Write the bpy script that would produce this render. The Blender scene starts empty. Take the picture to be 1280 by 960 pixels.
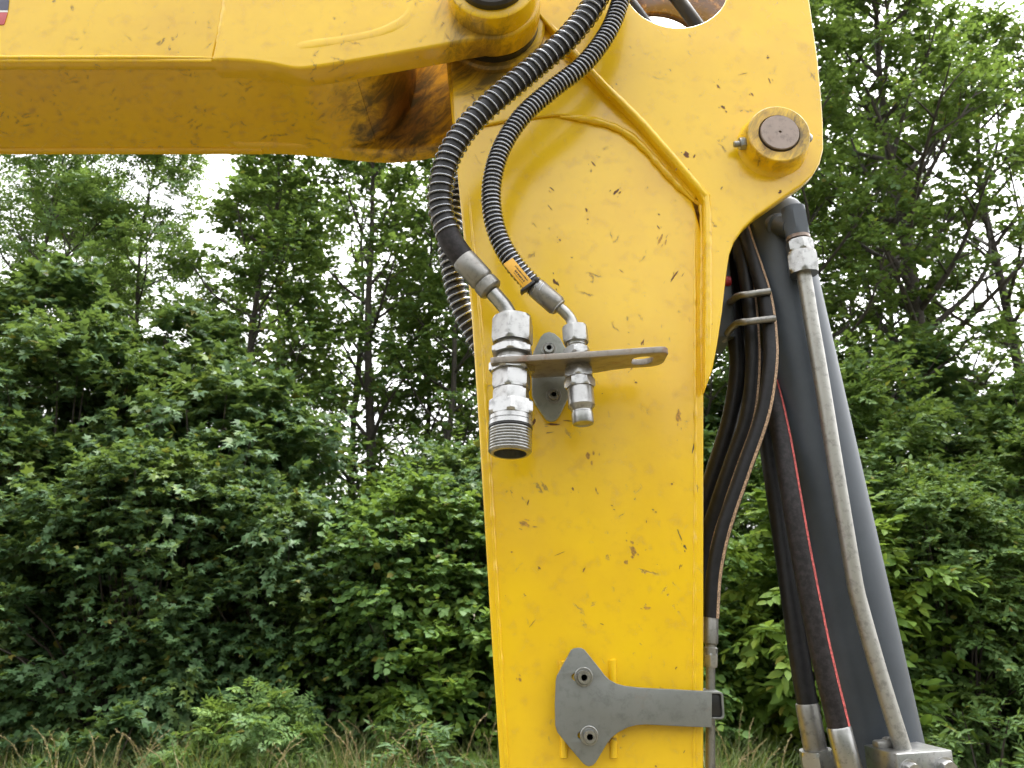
import bpy, bmesh, math, random
import numpy as np
from mathutils import Vector, Matrix

# ------------------------------------------------------------------ camera, sky, sun, exposure
sc = bpy.context.scene
F_PX, PITCH, EYE = 985.0, math.radians(15.0), 1.6          # focal length in photo pixels (1280 wide), upward tilt, eye height
cam_d = bpy.data.cameras.new('camera')
cam = bpy.data.objects.new('camera', cam_d)
sc.collection.objects.link(cam)
cam.location = (0, 0, EYE)
cam.rotation_euler = (math.pi / 2 + PITCH, 0, 0)
cam_d.sensor_width = 36.0
cam_d.lens = 36.0 * F_PX / 1280.0
cam_d.clip_start = 0.01
cam_d.clip_end = 2000
cam_d.dof.use_dof = True
cam_d.dof.focus_distance = 1.10
cam_d.dof.aperture_fstop = 13.0
sc.camera = cam

SUN_EL, SUN_AZ = math.radians(68), math.radians(25)       # high, above the hedge
w = bpy.data.worlds.new('World'); sc.world = w; w.use_nodes = True
nt = w.node_tree
sky = nt.nodes.new('ShaderNodeTexSky'); sky.sky_type = 'NISHITA'; sky.sun_disc = False
sky.sun_elevation = SUN_EL; sky.sun_rotation = SUN_AZ
sky.air_density = 1.0; sky.dust_density = 6.0; sky.ozone_density = 1.0
hs = nt.nodes.new('ShaderNodeHueSaturation'); hs.inputs['Saturation'].default_value = 0.06
nt.links.new(sky.outputs[0], hs.inputs['Color'])
nt.links.new(hs.outputs[0], nt.nodes['Background'].inputs['Color'])
nt.nodes['Background'].inputs['Strength'].default_value = 0.15

sun_d = bpy.data.lights.new('sun', 'SUN'); sun_d.energy = 0.6; sun_d.angle = math.radians(35); sun_d.color = (1, 0.97, 0.92)
sun = bpy.data.objects.new('sun', sun_d); sc.collection.objects.link(sun)
sd = Vector((math.sin(SUN_AZ) * math.cos(SUN_EL), math.cos(SUN_AZ) * math.cos(SUN_EL), math.sin(SUN_EL)))
sun.rotation_euler = sd.to_track_quat('Z', 'Y').to_euler()
sun.location = sd * 30

sc.view_settings.view_transform = 'Standard'; sc.view_settings.look = 'None'
sc.view_settings.exposure = 2.43; sc.view_settings.gamma = 1
sc.render.engine = 'CYCLES'
sc.cycles.use_denoising = True
sc.cycles.use_adaptive_sampling = True; sc.cycles.adaptive_threshold = 0.02
sc.cycles.max_bounces = 5; sc.cycles.diffuse_bounces = 4; sc.cycles.glossy_bounces = 3; sc.cycles.transmission_bounces = 4
sc.cycles.transparent_max_bounces = 8
sc.cycles.caustics_reflective = False; sc.cycles.caustics_refractive = False

C = sc.collection
CP, SP = math.cos(PITCH), math.sin(PITCH)

# ------------------------------------------------------------------ helpers
def at(px, py, Y):
    """point on the vertical plane y = Y that shows at photo pixel (px, py)"""
    u, v = (px - 640) / F_PX, (480 - py) / F_PX
    d = Vector((u, CP - v * SP, SP + v * CP))
    return Vector((0, 0, EYE)) + d * (Y / d.y)

def S(px, py, Y):
    """metres per photo pixel at that point"""
    p = at(px, py, Y)
    return (p.y * CP + (p.z - EYE) * SP) / F_PX

def empty(name, loc, label, cat, group=None):
    o = bpy.data.objects.new(name, None); C.objects.link(o)
    o.location = loc; o.empty_display_size = 0.05
    o['label'] = label; o['category'] = cat
    if group: o['group'] = group
    return o

def root_loc(o):
    v = Vector((0, 0, 0))
    while o is not None:
        v += o.location; o = o.parent
    return v

def link(name, me, mat, parent=None, sharp=35, local=False):
    o = bpy.data.objects.new(name, me); C.objects.link(o)
    if mat is not None:
        me.materials.clear(); me.materials.append(mat)
    if parent is not None:
        L = root_loc(parent)
        if L.length > 0 and not local: me.transform(Matrix.Translation(-L))
        o.parent = parent
    if sharp is not None:
        me.polygons.foreach_set('use_smooth', [True] * len(me.polygons))
        me.set_sharp_from_angle(angle=math.radians(sharp))
    return o

def from_bm(name, bm, mat, parent=None, sharp=35, local=False):
    bmesh.ops.recalc_face_normals(bm, faces=bm.faces)
    me = bpy.data.meshes.new(name); bm.to_mesh(me); bm.free()
    return link(name, me, mat, parent, sharp, local)

def spline(pts, n):
    """Catmull-Rom through the points, resampled evenly"""
    P = [Vector(p) for p in pts]
    if len(P) == 2:
        return [P[0].lerp(P[1], i / n) for i in range(n + 1)]
    Q = [P[0] * 2 - P[1]] + P + [P[-1] * 2 - P[-2]]
    out = []
    for i in range(1, len(Q) - 2):
        a, b, c, d = Q[i - 1], Q[i], Q[i + 1], Q[i + 2]
        for k in range(24):
            t = k / 24
            out.append(0.5 * ((2 * b) + (c - a) * t + (2 * a - 5 * b + 4 * c - d) * t * t + (3 * b - a - 3 * c + d) * t ** 3))
    out.append(P[-1])
    L = [0]
    for i in range(1, len(out)): L.append(L[-1] + (out[i] - out[i - 1]).length)
    res, j = [], 0
    for k in range(n + 1):
        s = L[-1] * k / n
        while j < len(L) - 2 and L[j + 1] < s: j += 1
        f = (s - L[j]) / max(1e-9, L[j + 1] - L[j])
        res.append(out[j].lerp(out[j + 1], min(1, max(0, f))))
    return res

def frames(pts):
    T = []
    for i in range(len(pts)):
        a, b = pts[max(0, i - 1)], pts[min(len(pts) - 1, i + 1)]
        T.append((b - a).normalized())
    n = T[0].orthogonal().normalized()
    fr = []
    for t in T:
        n = (n - t * n.dot(t)).normalized()
        fr.append((t, n, t.cross(n)))
    return fr

def bm_tube(bm, pts, rad, seg=14, caps=True):
    fr = frames(pts); rings = []
    for i, p in enumerate(pts):
        r = rad(i / (len(pts) - 1)) if callable(rad) else rad
        _, n, b = fr[i]
        rings.append([bm.verts.new(p + (n * math.cos(a) + b * math.sin(a)) * r) for a in [2 * math.pi * k / seg for k in range(seg)]])
    for i in range(len(rings) - 1):
        for k in range(seg):
            bm.faces.new((rings[i][k], rings[i][(k + 1) % seg], rings[i + 1][(k + 1) % seg], rings[i + 1][k]))
    if caps:
        bm.faces.new(rings[0][::-1]); bm.faces.new(rings[-1])
    return bm

def tube(name, pts, rad, mat, parent, seg=14, n=24, raw=False, sharp=50):
    P = [Vector(p) for p in pts] if raw else spline(pts, n)
    return from_bm(name, bm_tube(bmesh.new(), P, rad, seg), mat, parent, sharp)

def coil(name, pts, R, pitch, r, mat, parent, seg=6, per=22, wob=0.0, seed=1):
    P = spline(pts, 400); fr = frames(P)
    L = sum((P[i + 1] - P[i]).length for i in range(400))
    turns = L / pitch; N = int(turns * per); out = []
    rn = random.Random(seed); ph = [rn.uniform(0, 6.28) for _ in range(3)]
    for i in range(N + 1):
        s = i / N * 400; j = min(399, int(s)); f = s - j
        p = P[j].lerp(P[j + 1], f); _, n, b = fr[j]
        a = 2 * math.pi * turns * i / N
        a += wob * (math.sin(i / N * 23 + ph[0]) + math.sin(i / N * 51 + ph[1]))
        out.append(p + (n * math.cos(a) + b * math.sin(a)) * R)
    bm = bmesh.new(); bm_tube(bm, out, r, seg)
    return from_bm(name, bm, mat, parent, 80)

def bm_lathe(bm, A, D, prof, seg=28, rot=0.0, cap=True):
    """prof: (distance along D from A, radius[, sides]) ; seg = 6 gives a hexagon"""
    A, D = Vector(A), Vector(D).normalized()
    n = D.orthogonal().normalized()
    ref = Vector((0, -1, 0)); ref = ref - D * ref.dot(D)
    if ref.length > 0.1: n = ref.normalized()
    b = D.cross(n); rings = []
    for s, r in prof:
        rings.append([bm.verts.new(A + D * s + (n * math.cos(a) + b * math.sin(a)) * max(r, 1e-5)) for a in [rot + 2 * math.pi * k / seg for k in range(seg)]])
    for i in range(len(rings) - 1):
        for k in range(seg):
            bm.faces.new((rings[i][k], rings[i][(k + 1) % seg], rings[i + 1][(k + 1) % seg], rings[i + 1][k]))
    if cap:
        bm.faces.new(rings[0][::-1]); bm.faces.new(rings[-1])
    return bm

def lathe(name, A, D, prof, mat, parent, seg=28, rot=0.0, sharp=35):
    return from_bm(name, bm_lathe(bmesh.new(), A, D, prof, seg, rot), mat, parent, sharp)

def hexnut(name, A, D, L, r, mat, parent, rot=0.0, ch=0.18, seg_round=36):
    """hexagon with turned chamfers: a round body whose radius is cut by the six flats"""
    A, D = Vector(A), Vector(D).normalized()
    ref = Vector((0, -1, 0)); n = (ref - D * ref.dot(D)).normalized(); b = D.cross(n)
    bm = bmesh.new(); rings = []
    N = seg_round
    for s, rr in ((0, 0.90), (ch * L * 0.5, 0.955), (ch * L, 1.0), (L - ch * L, 1.0), (L - ch * L * 0.5, 0.955), (L, 0.90)):
        ring = []
        for k in range(N):
            a = 2 * math.pi * k / N + rot
            th = ((a - rot) % (math.pi / 3)) - math.pi / 6
            hx = r * math.cos(math.pi / 6) / math.cos(th)
            R = min(hx, r * rr)
            ring.append(bm.verts.new(A + D * s + (n * math.cos(a) + b * math.sin(a)) * R))
        rings.append(ring)
    for i in range(len(rings) - 1):
        for k in range(N):
            bm.faces.new((rings[i][k], rings[i][(k + 1) % N], rings[i + 1][(k + 1) % N], rings[i + 1][k]))
    bm.faces.new(rings[0][::-1]); bm.faces.new(rings[-1])
    return from_bm(name, bm, mat, parent, 22)

def plate(name, outline, holes, y0, y1, mat, parent, bevel=0.0015, sharp=35, res=2):
    """flat plate in the XZ plane from y0 to y1; outline and holes are lists of (x, z)"""
    cu = bpy.data.curves.new(name, 'CURVE'); cu.dimensions = '2D'; cu.fill_mode = 'BOTH'
    cu.extrude = max(1e-5, (y1 - y0) / 2 - bevel); cu.bevel_depth = bevel; cu.bevel_resolution = res
    cu.offset = -bevel
    for loop in [outline] + list(holes):
        sp = cu.splines.new('POLY'); sp.points.add(len(loop) - 1); sp.use_cyclic_u = True
        for i, (x, z) in enumerate(loop): sp.points[i].co = (x, z, 0, 1)
    o = bpy.data.objects.new(name, cu); C.objects.link(o)
    dg = bpy.context.evaluated_depsgraph_get(); dg.update()
    me = bpy.data.meshes.new_from_object(o.evaluated_get(dg))
    bpy.data.objects.remove(o); bpy.data.curves.remove(cu)
    M = Matrix(((1, 0, 0, 0), (0, 0, -1, (y0 + y1) / 2), (0, 1, 0, 0), (0, 0, 0, 1)))
    me.transform(M)
    bm = bmesh.new(); bm.from_mesh(me); bpy.data.meshes.remove(me)
    bmesh.ops.remove_doubles(bm, verts=bm.verts, dist=1e-6)
    return from_bm(name, bm, mat, parent, sharp)

def XZ(lst, Y):
    return [(at(x, y, Y).x, at(x, y, Y).z) for x, y in lst]

def smooth2(lst, n=6, closed=False):
    """round a pixel polyline with Catmull-Rom"""
    P = [Vector((x, y, 0)) for x, y in lst]
    Q = ([P[-1]] + P + [P[0], P[1]]) if closed else ([P[0] * 2 - P[1]] + P + [P[-1] * 2 - P[-2]])
    out = []
    for i in range(1, len(Q) - 2):
        a, b, c, d = Q[i - 1], Q[i], Q[i + 1], Q[i + 2]
        for k in range(n):
            t = k / n
            v = 0.5 * ((2 * b) + (c - a) * t + (2 * a - 5 * b + 4 * c - d) * t * t + (3 * b - a - 3 * c + d) * t ** 3)
            out.append((v.x, v.y))
    if not closed: out.append(lst[-1])
    return out

def circ(cx, cy, r, n=40):
    return [(cx + r * math.cos(2 * math.pi * k / n), cy + r * math.sin(2 * math.pi * k / n)) for k in range(n)]

def box(name, x0, x1, y0, y1, z0, z1, mat, parent, bev=0.002, M=None):
    bm = bmesh.new(); bmesh.ops.create_cube(bm, size=1)
    for v in bm.verts:
        v.co = Vector(((x0 + x1) / 2 + v.co.x * (x1 - x0), (y0 + y1) / 2 + v.co.y * (y1 - y0), (z0 + z1) / 2 + v.co.z * (z1 - z0)))
    if bev: bmesh.ops.bevel(bm, geom=bm.edges[:], offset=bev, segments=2, affect='EDGES', profile=0.5)
    if M is not None: bmesh.ops.transform(bm, matrix=M, verts=bm.verts)
    return from_bm(name, bm, mat, parent)

def strip_extrude(name, prof, thick, y0, y1, mat, parent, sharp=50):
    """a sheet that follows the profile (x, z) and runs from y0 to y1; thickness goes up"""
    bm = bmesh.new(); rows = []
    for y in (y0, y1):
        rows.append([bm.verts.new((x, y, z)) for x, z in prof])
    for i in range(len(prof) - 1):
        bm.faces.new((rows[0][i], rows[0][i + 1], rows[1][i + 1], rows[1][i]))
    bmesh.ops.recalc_face_normals(bm, faces=bm.faces)
    if bm.faces[:][0].normal.z < 0:
        bmesh.ops.reverse_faces(bm, faces=bm.faces)
    r = bmesh.ops.extrude_face_region(bm, geom=bm.faces[:])
    bmesh.ops.translate(bm, verts=[v for v in r['geom'] if isinstance(v, bmesh.types.BMVert)], vec=(0, 0, thick))
    return from_bm(name, bm, mat, parent, sharp)

# ------------------------------------------------------------------ materials
class NB:
    def __init__(s, name):
        s.m = bpy.data.materials.new(name); s.m.use_nodes = True
        s.t = s.m.node_tree; s.n = s.t.nodes; s.l = s.t.links
        s.b = s.n['Principled BSDF']; s.dim = '3D'
        s.co = s.n.new('ShaderNodeTexCoord').outputs['Object']
    def set(s, inp, v):
        if hasattr(v, 'is_output'): s.l.new(v, inp)
        else: inp.default_value = v
    def math(s, op, a, b=0.0, c=0.0, clamp=False):
        x = s.n.new('ShaderNodeMath'); x.operation = op; x.use_clamp = clamp
        s.set(x.inputs[0], a); s.set(x.inputs[1], b); s.set(x.inputs[2], c)
        return x.outputs[0]
    def noise(s, scale, detail=4, rough=0.55, co=None, dist=0.0):
        x = s.n.new('ShaderNodeTexNoise'); x.noise_dimensions = s.dim; x.inputs['Scale'].default_value = scale
        x.inputs['Detail'].default_value = detail; x.inputs['Roughness'].default_value = rough
        x.inputs['Distortion'].default_value = dist
        s.l.new(co or s.co, x.inputs['Vector']); return x
    def vor(s, scale, co=None, rnd=1.0):
        x = s.n.new('ShaderNodeTexVoronoi'); x.voronoi_dimensions = s.dim; x.inputs['Scale'].default_value = scale
        x.inputs['Randomness'].default_value = rnd
        s.l.new(co or s.co, x.inputs['Vector']); return x
    def mapping(s, rot=(0, 0, 0), scale=(1, 1, 1), loc=(0, 0, 0), co=None, tex=False):
        x = s.n.new('ShaderNodeMapping')
        if tex: x.vector_type = 'TEXTURE'
        x.inputs['Rotation'].default_value = rot; x.inputs['Scale'].default_value = scale; x.inputs['Location'].default_value = loc
        s.l.new(co or s.co, x.inputs['Vector']); return x.outputs[0]
    def ramp(s, v, stops):
        x = s.n.new('ShaderNodeValToRGB'); e = x.color_ramp.elements
        while len(e) > 1: e.remove(e[-1])
        for i, (p, c) in enumerate(stops):
            q = e[0] if i == 0 else e.new(p)
            q.position = p; q.color = (*c, 1) if len(c) == 3 else c
        s.l.new(v, x.inputs[0]); return x.outputs[0]
    def smooth(s, v, a, b):
        x = s.n.new('ShaderNodeMapRange'); x.interpolation_type = 'SMOOTHSTEP'
        s.set(x.inputs['Value'], v); x.inputs['From Min'].default_value = a; x.inputs['From Max'].default_value = b
        return x.outputs[0]
    def mix(s, f, a, b, mode='MIX'):
        x = s.n.new('ShaderNodeMix'); x.data_type = 'RGBA'; x.blend_type = mode
        s.set(x.inputs[0], f)
        for i, v in ((6, a), (7, b)):
            if hasattr(v, 'is_output'): s.l.new(v, x.inputs[i])
            else: x.inputs[i].default_value = (*v, 1)
        return x.outputs[2]
    def bump(s, h, dist, strength=1.0):
        x = s.n.new('ShaderNodeBump'); x.inputs['Distance'].default_value = dist; x.inputs['Strength'].default_value = strength
        s.l.new(h, x.inputs['Height']); s.l.new(x.outputs[0], s.b.inputs['Normal'])
    def out(s, **kw):
        for k, v in kw.items():
            inp = s.b.inputs[k.replace('_', ' ')]
            if isinstance(v, tuple) and len(v) == 3: v = (*v, 1)
            s.set(inp, v)
        return s.m

YEL = (0.82, 0.53, 0.006)
def paint(name, chip=1.0, smudge=0.35, grime=(), base=YEL, seed=0.0):
    """worn yellow machine paint: rust chips, short scratches in several directions, smudges; grime = (point, radius, amount, stretch)"""
    k = NB(name); k.dim = '2D'
    sx_ = k.n.new('ShaderNodeSeparateXYZ'); k.l.new(k.co, sx_.inputs[0])
    cx_ = k.n.new('ShaderNodeCombineXYZ')
    k.l.new(k.math('MULTIPLY_ADD', sx_.outputs[1], 0.37, sx_.outputs[0]), cx_.inputs[0])
    k.l.new(k.math('MULTIPLY_ADD', sx_.outputs[1], 0.93, sx_.outputs[2]), cx_.inputs[1])
    flat = cx_.outputs[0]
    off = k.mapping(loc=(seed, seed * 1.7, 0), co=flat)
    wob = k.noise(120, 3, 0.7, off)
    vm = k.n.new('ShaderNodeVectorMath'); vm.operation = 'MULTIPLY_ADD'
    k.l.new(wob.outputs['Color'], vm.inputs[0]); vm.inputs[1].default_value = (0.013,) * 3; k.l.new(off, vm.inputs[2])
    cw = vm.outputs[0]
    big = k.noise(5, 5, 0.6, off).outputs['Fac']
    fine = k.noise(38, 5, 0.65, off).outputs['Fac']
    col = k.mix(k.smooth(big, 0.35, 0.75), base, (base[0] * 0.91, base[1] * 0.87, base[2] * 2.0))
    sm = k.math('MULTIPLY', k.smooth(fine, 0.52, 0.78), smudge)
    col = k.mix(sm, col, (0.40, 0.20, 0.03))
    masks = []
    region = k.smooth(k.noise(11, 3, 0.65, off).outputs['Fac'], 0.46, 0.62)
    def spots(scale, rot, sx, sz, thr, rad):
        c = k.mapping(rot=(0, 0, rot), scale=(1 / sx, 1 / sz, 1), co=cw, tex=True)
        v = k.vor(scale, c)
        sep = k.n.new('ShaderNodeSeparateColor'); k.l.new(v.outputs['Color'], sep.inputs[0])
        keep = k.math('GREATER_THAN', sep.outputs[0], thr)
        r = k.math('MULTIPLY', sep.outputs[1], rad)
        d = k.math('SUBTRACT', r, v.outputs['Distance'])
        m = k.smooth(d, 0.0, rad * 0.35)
        return k.math('MULTIPLY', m, keep)
    c = chip
    masks.append(spots(80, 0.0, 1, 1.3, 1 - 0.32 * c, 0.19))
    masks.append(spots(30, 0.4, 1.6, 1, 1 - 0.30 * c, 0.13))
    masks.append(spots(24, 0.62, 6.5, 1, 1 - 0.26 * c, 0.36))
    masks.append(spots(27, -0.75, 6.0, 1, 1 - 0.26 * c, 0.34))
    masks.append(spots(17, 1.30, 9.0, 1, 1 - 0.20 * c, 0.34))
    masks.append(spots(42, 0.15, 4.0, 1, 1 - 0.24 * c, 0.30))
    tot = masks[0]
    for m in masks[1:]: tot = k.math('MAXIMUM', tot, m)
    tot = k.math('MULTIPLY', tot, k.math('MULTIPLY_ADD', region, 0.85, 0.12))
    col = k.mix(k.math('MULTIPLY', tot, 0.7), col, k.mix(k.smooth(fine, 0.4, 0.6), (0.20, 0.085, 0.02), (0.055, 0.035, 0.03)))
    dirt_all = tot
    for (p, rad, amt, rot) in grime:
        c2 = k.mapping(loc=(-p[0], -p[1], -p[2]))
        ln = k.n.new('ShaderNodeVectorMath'); ln.operation = 'LENGTH'; k.l.new(c2, ln.inputs[0])
        k.dim = '3D'; st = k.noise(26, 7, 0.72, k.mapping(rot=(0.3, rot, 0.2), scale=(0.5, 1.0, 1.6), tex=True), dist=0.5).outputs['Fac']
        fall = k.math('SUBTRACT', 1.0, k.math('DIVIDE', ln.outputs['Value'], rad))
        m = k.math('MULTIPLY', k.smooth(k.math('MULTIPLY_ADD', st, 1.6, k.math('SUBTRACT', fall, 0.9)), 0.0, 0.62), amt, clamp=True)
        m = k.math('MULTIPLY', m, k.smooth(fall, 0.0, 0.35))
        col = k.mix(m, col, k.mix(k.smooth(st, 0.42, 0.64), (0.17, 0.07, 0.022), (0.022, 0.018, 0.018)))
        dirt_all = k.math('MAXIMUM', dirt_all, m)
    rough = k.math('MULTIPLY_ADD', fine, 0.16, k.math('MULTIPLY_ADD', dirt_all, 0.35, 0.17))
    k.bump(k.math('SUBTRACT', k.math('MULTIPLY', k.noise(190, 2, 0.5, off).outputs['Fac'], 0.35), tot), 0.0004, 0.6)
    return k.out(Base_Color=col, Roughness=rough, Specular_IOR_Level=0.58, Coat_Weight=0.25, Coat_Roughness=0.12)

def metal(name, col=(0.52, 0.52, 0.50), rough=0.36, metallic=0.9, dark=0.45, rust=0.0, scale=90):
    k = NB(name)
    n1 = k.noise(scale, 6, 0.7).outputs['Fac']; n2 = k.noise(scale * 0.22, 4, 0.6).outputs['Fac']
    c = k.mix(k.smooth(n1, 0.47, 0.70), col, tuple(v * (1 - dark) for v in col))
    c = k.mix(k.math('MULTIPLY', k.smooth(n2, 0.5, 0.75), 0.5), c, tuple(v * (1 - dark * 0.6) for v in col))
    met = metallic
    if rust > 0:
        r = k.math('MULTIPLY', k.smooth(k.noise(scale * 0.35, 6, 0.7).outputs['Fac'], 0.62 - rust * 0.2, 0.80 - rust * 0.2), min(1, rust + 0.3))
        c = k.mix(r, c, (0.20, 0.085, 0.035)); met = k.math('MULTIPLY', k.math('SUBTRACT', 1.0, r), metallic)
    k.bump(n1, 0.0003, 0.15)
    return k.out(Base_Color=c, Metallic=met, Roughness=k.math('MULTIPLY_ADD', n1, 0.28, rough - 0.12))

def plain(name, col, rough=0.5, var=0.25, scale=60, metallic=0.0, bump=0.0003, spec=0.5):
    k = NB(name)
    n1 = k.noise(scale, 5, 0.65).outputs['Fac']
    c = k.mix(k.smooth(n1, 0.35, 0.7), tuple(v * (1 - var) for v in col), tuple(v * (1 + var) for v in col))
    if bump: k.bump(n1, bump, 0.6)
    return k.out(Base_Color=c, Roughness=k.math('MULTIPLY_ADD', n1, 0.2, rough - 0.1), Metallic=metallic, Specular_IOR_Level=spec)

def leafmat(name, dark, light, fresh, trans=0.35, freshness=0.5):
    k = NB(name)
    g = k.n.new('ShaderNodeNewGeometry').outputs['Random Per Island']
    c = k.mix(g, dark, light)
    patch = k.smooth(k.noise(2.2, 3, 0.6).outputs['Fac'], 0.50, 0.66)
    rnd = k.math('FRACT', k.math('MULTIPLY', g, 17.31))
    c = k.mix(k.math('MULTIPLY', patch, k.math('MULTIPLY', rnd, freshness)), c, fresh)
    yl = k.math('GREATER_THAN', k.math('FRACT', k.math('MULTIPLY', g, 91.7)), 0.985)
    c = k.mix(k.math('MULTIPLY', yl, 0.7), c, (0.22, 0.17, 0.03))
    k.out(Base_Color=c, Roughness=0.55, Specular_IOR_Level=0.22)
    tr = k.n.new('ShaderNodeBsdfTranslucent')
    k.l.new(k.mix(0.6, c, (0.16, 0.22, 0.025)), tr.inputs['Color'])
    mx = k.n.new('ShaderNodeMixShader'); mx.inputs[0].default_value = trans * 1.25
    k.l.new(k.b.outputs[0], mx.inputs[1]); k.l.new(tr.outputs[0], mx.inputs[2])
    k.l.new(mx.outputs[0], k.n['Material Output'].inputs['Surface'])
    return k.m

M_zinc = metal('zinc_plated_steel', (0.36, 0.36, 0.35), 0.30, 0.95, 0.38, 0.08, 100)
M_zinc2 = metal('bright_zinc_steel', (0.42, 0.42, 0.415), 0.30, 0.95, 0.40, 0.06, 85)
M_dull = metal('dull_steel', (0.26, 0.255, 0.24), 0.40, 0.8, 0.4, 0.12, 110)
M_galv = metal('galvanised_plate', (0.215, 0.225, 0.215), 0.48, 0.55, 0.28, 0.03, 60)
M_shelf = metal('stained_steel_plate', (0.30, 0.27, 0.24), 0.45, 0.6, 0.4, 0.42, 80)
M_greyplate = metal('grey_green_plate', (0.26, 0.27, 0.24), 0.5, 0.35, 0.25, 0.1, 70)
M_pin = metal('rusty_pin_steel', (0.26, 0.21, 0.18), 0.42, 0.7, 0.35, 0.25, 120)
M_rubber = plain('black_rubber', (0.009, 0.009, 0.011), 0.48, 0.35, 90, spec=0.3)
M_rubber2 = plain('scuffed_rubber', (0.017, 0.014, 0.015), 0.6, 0.6, 140, spec=0.3)
M_coil = metal('black_spiral_guard', (0.34, 0.35, 0.38), 0.25, 0.95, 0.3, 0.0, 200)
M_core = plain('guarded_hose_rubber', (0.010, 0.010, 0.012), 0.5, 0.3, 90)
M_cyl = plain('dark_grey_cylinder_paint', (0.056, 0.068, 0.084), 0.46, 0.12, 14, spec=0.42)
M_black = plain('black_plastic', (0.012, 0.012, 0.013), 0.4, 0.3, 60)
M_red = plain('red_plastic', (0.35, 0.02, 0.03), 0.4, 0.1)
M_stripe_red = plain('red_hose_print', (0.52, 0.10, 0.09), 0.65, 0.55, 260)
M_stripe_tan = plain('tan_hose_print', (0.46, 0.31, 0.20), 0.7, 0.6, 420)
M_tag = plain('yellow_tag_plastic', (0.68, 0.36, 0.02), 0.4, 0.08)
M_print = plain('dark_print', (0.03, 0.018, 0.012), 0.7, 0.3)
M_darkgap = plain('greasy_seal', (0.018, 0.016, 0.016), 0.35, 0.5, 80)
M_decal_b = plain('blue_grey_decal', (0.10, 0.10, 0.15), 0.35, 0.05)
M_decal_r = plain('red_decal', (0.50, 0.09, 0.10), 0.35, 0.05)
M_decal_w = plain('white_decal', (0.75, 0.75, 0.75), 0.35, 0.03)

# ------------------------------------------------------------------ ground
k = NB('meadow_soil')
c = k.mix(k.smooth(k.noise(0.8, 6, 0.65).outputs['Fac'], 0.4, 0.65), (0.092, 0.072, 0.042), (0.070, 0.068, 0.030))
c = k.mix(k.smooth(k.noise(14, 5, 0.7).outputs['Fac'], 0.45, 0.7), c, (0.12, 0.092, 0.06))
k.bump(k.noise(20, 5, 0.7).outputs['Fac'], 0.03)
M_ground = k.out(Base_Color=c, Roughness=0.9)
bm = bmesh.new(); bmesh.ops.create_grid(bm, x_segments=60, y_segments=60, size=300)
g = from_bm('ground', bm, M_ground, None, None); g['kind'] = 'structure'

# ------------------------------------------------------------------ boom
BN = 1.000                                  # near face of the boom
BF = 1.262                                  # far face
ear_c = at(615, -25, 0.965)
boom = empty('excavator_boom', (at(200, 75, BN).x, (BN + BF) / 2, at(200, 75, BN).z), 'yellow steel excavator boom with forked end reaching over the arm', 'excavator boom')
Lb = boom.location
P_boom = paint('boom_paint', 0.36, 0.3, [((at(600, 50, 1.04) - Lb), 0.10, 0.75, 0.3)], seed=3.1)
P_bunder = paint('boom_underside_paint', 1.0, 0.5, [((at(512, 100, 1.15) - Lb), 0.20, 0.85, 0.7), ((at(500, 140, 1.2) - Lb), 0.12, 0.8, 0.7)], seed=5.3)
P_fork = P_bunder
bot = smooth2([(-2600, 74), (-1200, 75), (0, 75), (240, 75), (300, 76), (338, 80), (370, 86), (400, 83), (440, 76.5), (500, 66)], 5)
botx = XZ(bot, BN)
ztop = at(0, 75, BN).z + 0.42
seam = [i for i, (x, y) in enumerate(bot) if x > 262][0]
# straight box section
sx = botx[seam][0]
side = botx[:seam + 1] + [(sx + 0.035, ztop), (botx[0][0], ztop)]
plate('side_plate', side, [], BN + 0.004, BN + 0.024, P_boom, boom, 0.003)
plate('side_plate', side, [], BF - 0.022, BF - 0.002, P_boom, boom, 0.003)
# forged fork ends: round ear about the pivot
Re = S(615, 0, 1.0) * 60
def ear_outline(dx=0.0):
    o = botx[seam:]
    a0 = math.radians(-100)
    arc = [(ear_c.x + Re * math.cos(a0 + math.radians(220) * i / 30), ear_c.z + Re * math.sin(a0 + math.radians(220) * i / 30)) for i in range(31)]
    o = o + arc + [(ear_c.x - 0.12, ztop + 0.06), (sx + 0.036, ztop - 0.001)]
    return [o[0]] + o[1:]
lo = [(x, z) for x, z in ear_outline()]
plate('fork_plate', lo, [], BN, BN + 0.045, P_boom, boom, 0.005, res=3)
fb = XZ(smooth2([(300, 192), (360, 193), (410, 197), (450, 201.5), (485, 203.5), (520, 201), (560, 193), (600, 182)], 4), BF - 0.004)
far = fb + lo[len(botx[seam:]):]
plate('fork_plate', far, [], BF - 0.042, BF, P_fork, boom, 0.005, res=3)
# underside and end web
xe = at(447, 96, 1.05).x
under = [(x, z + 0.003) for x, z in botx if x < xe]
under.append((xe, under[-1][1] + 0.002))
strip_extrude('bottom_plate', under, 0.012, BN + 0.023, BF - 0.021, P_bunder, boom)
ze = under[-1][1]
web = [(xe - 0.002, ze + 0.001), (xe + 0.018, ze + 0.012), (xe + 0.040, ze + 0.034), (xe + 0.058, ze + 0.068), (xe + 0.066, ze + 0.11), (xe + 0.070, ze + 0.20)]
bm = bmesh.new(); rows = [[bm.verts.new((x, y, z)) for x, z in [(p[0], p[1]) for p in web]] for y in (BN + 0.044, BF - 0.041)]
for i in range(len(web) - 1): bm.faces.new((rows[0][i], rows[0][i + 1], rows[1][i + 1], rows[1][i]))
r = bmesh.ops.extrude_face_region(bm, geom=bm.faces[:])
bmesh.ops.translate(bm, verts=[v for v in r['geom'] if isinstance(v, bmesh.types.BMVert)], vec=(-0.014, 0, 0.006))
from_bm('end_web', bm, P_fork, boom, 60)
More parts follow.
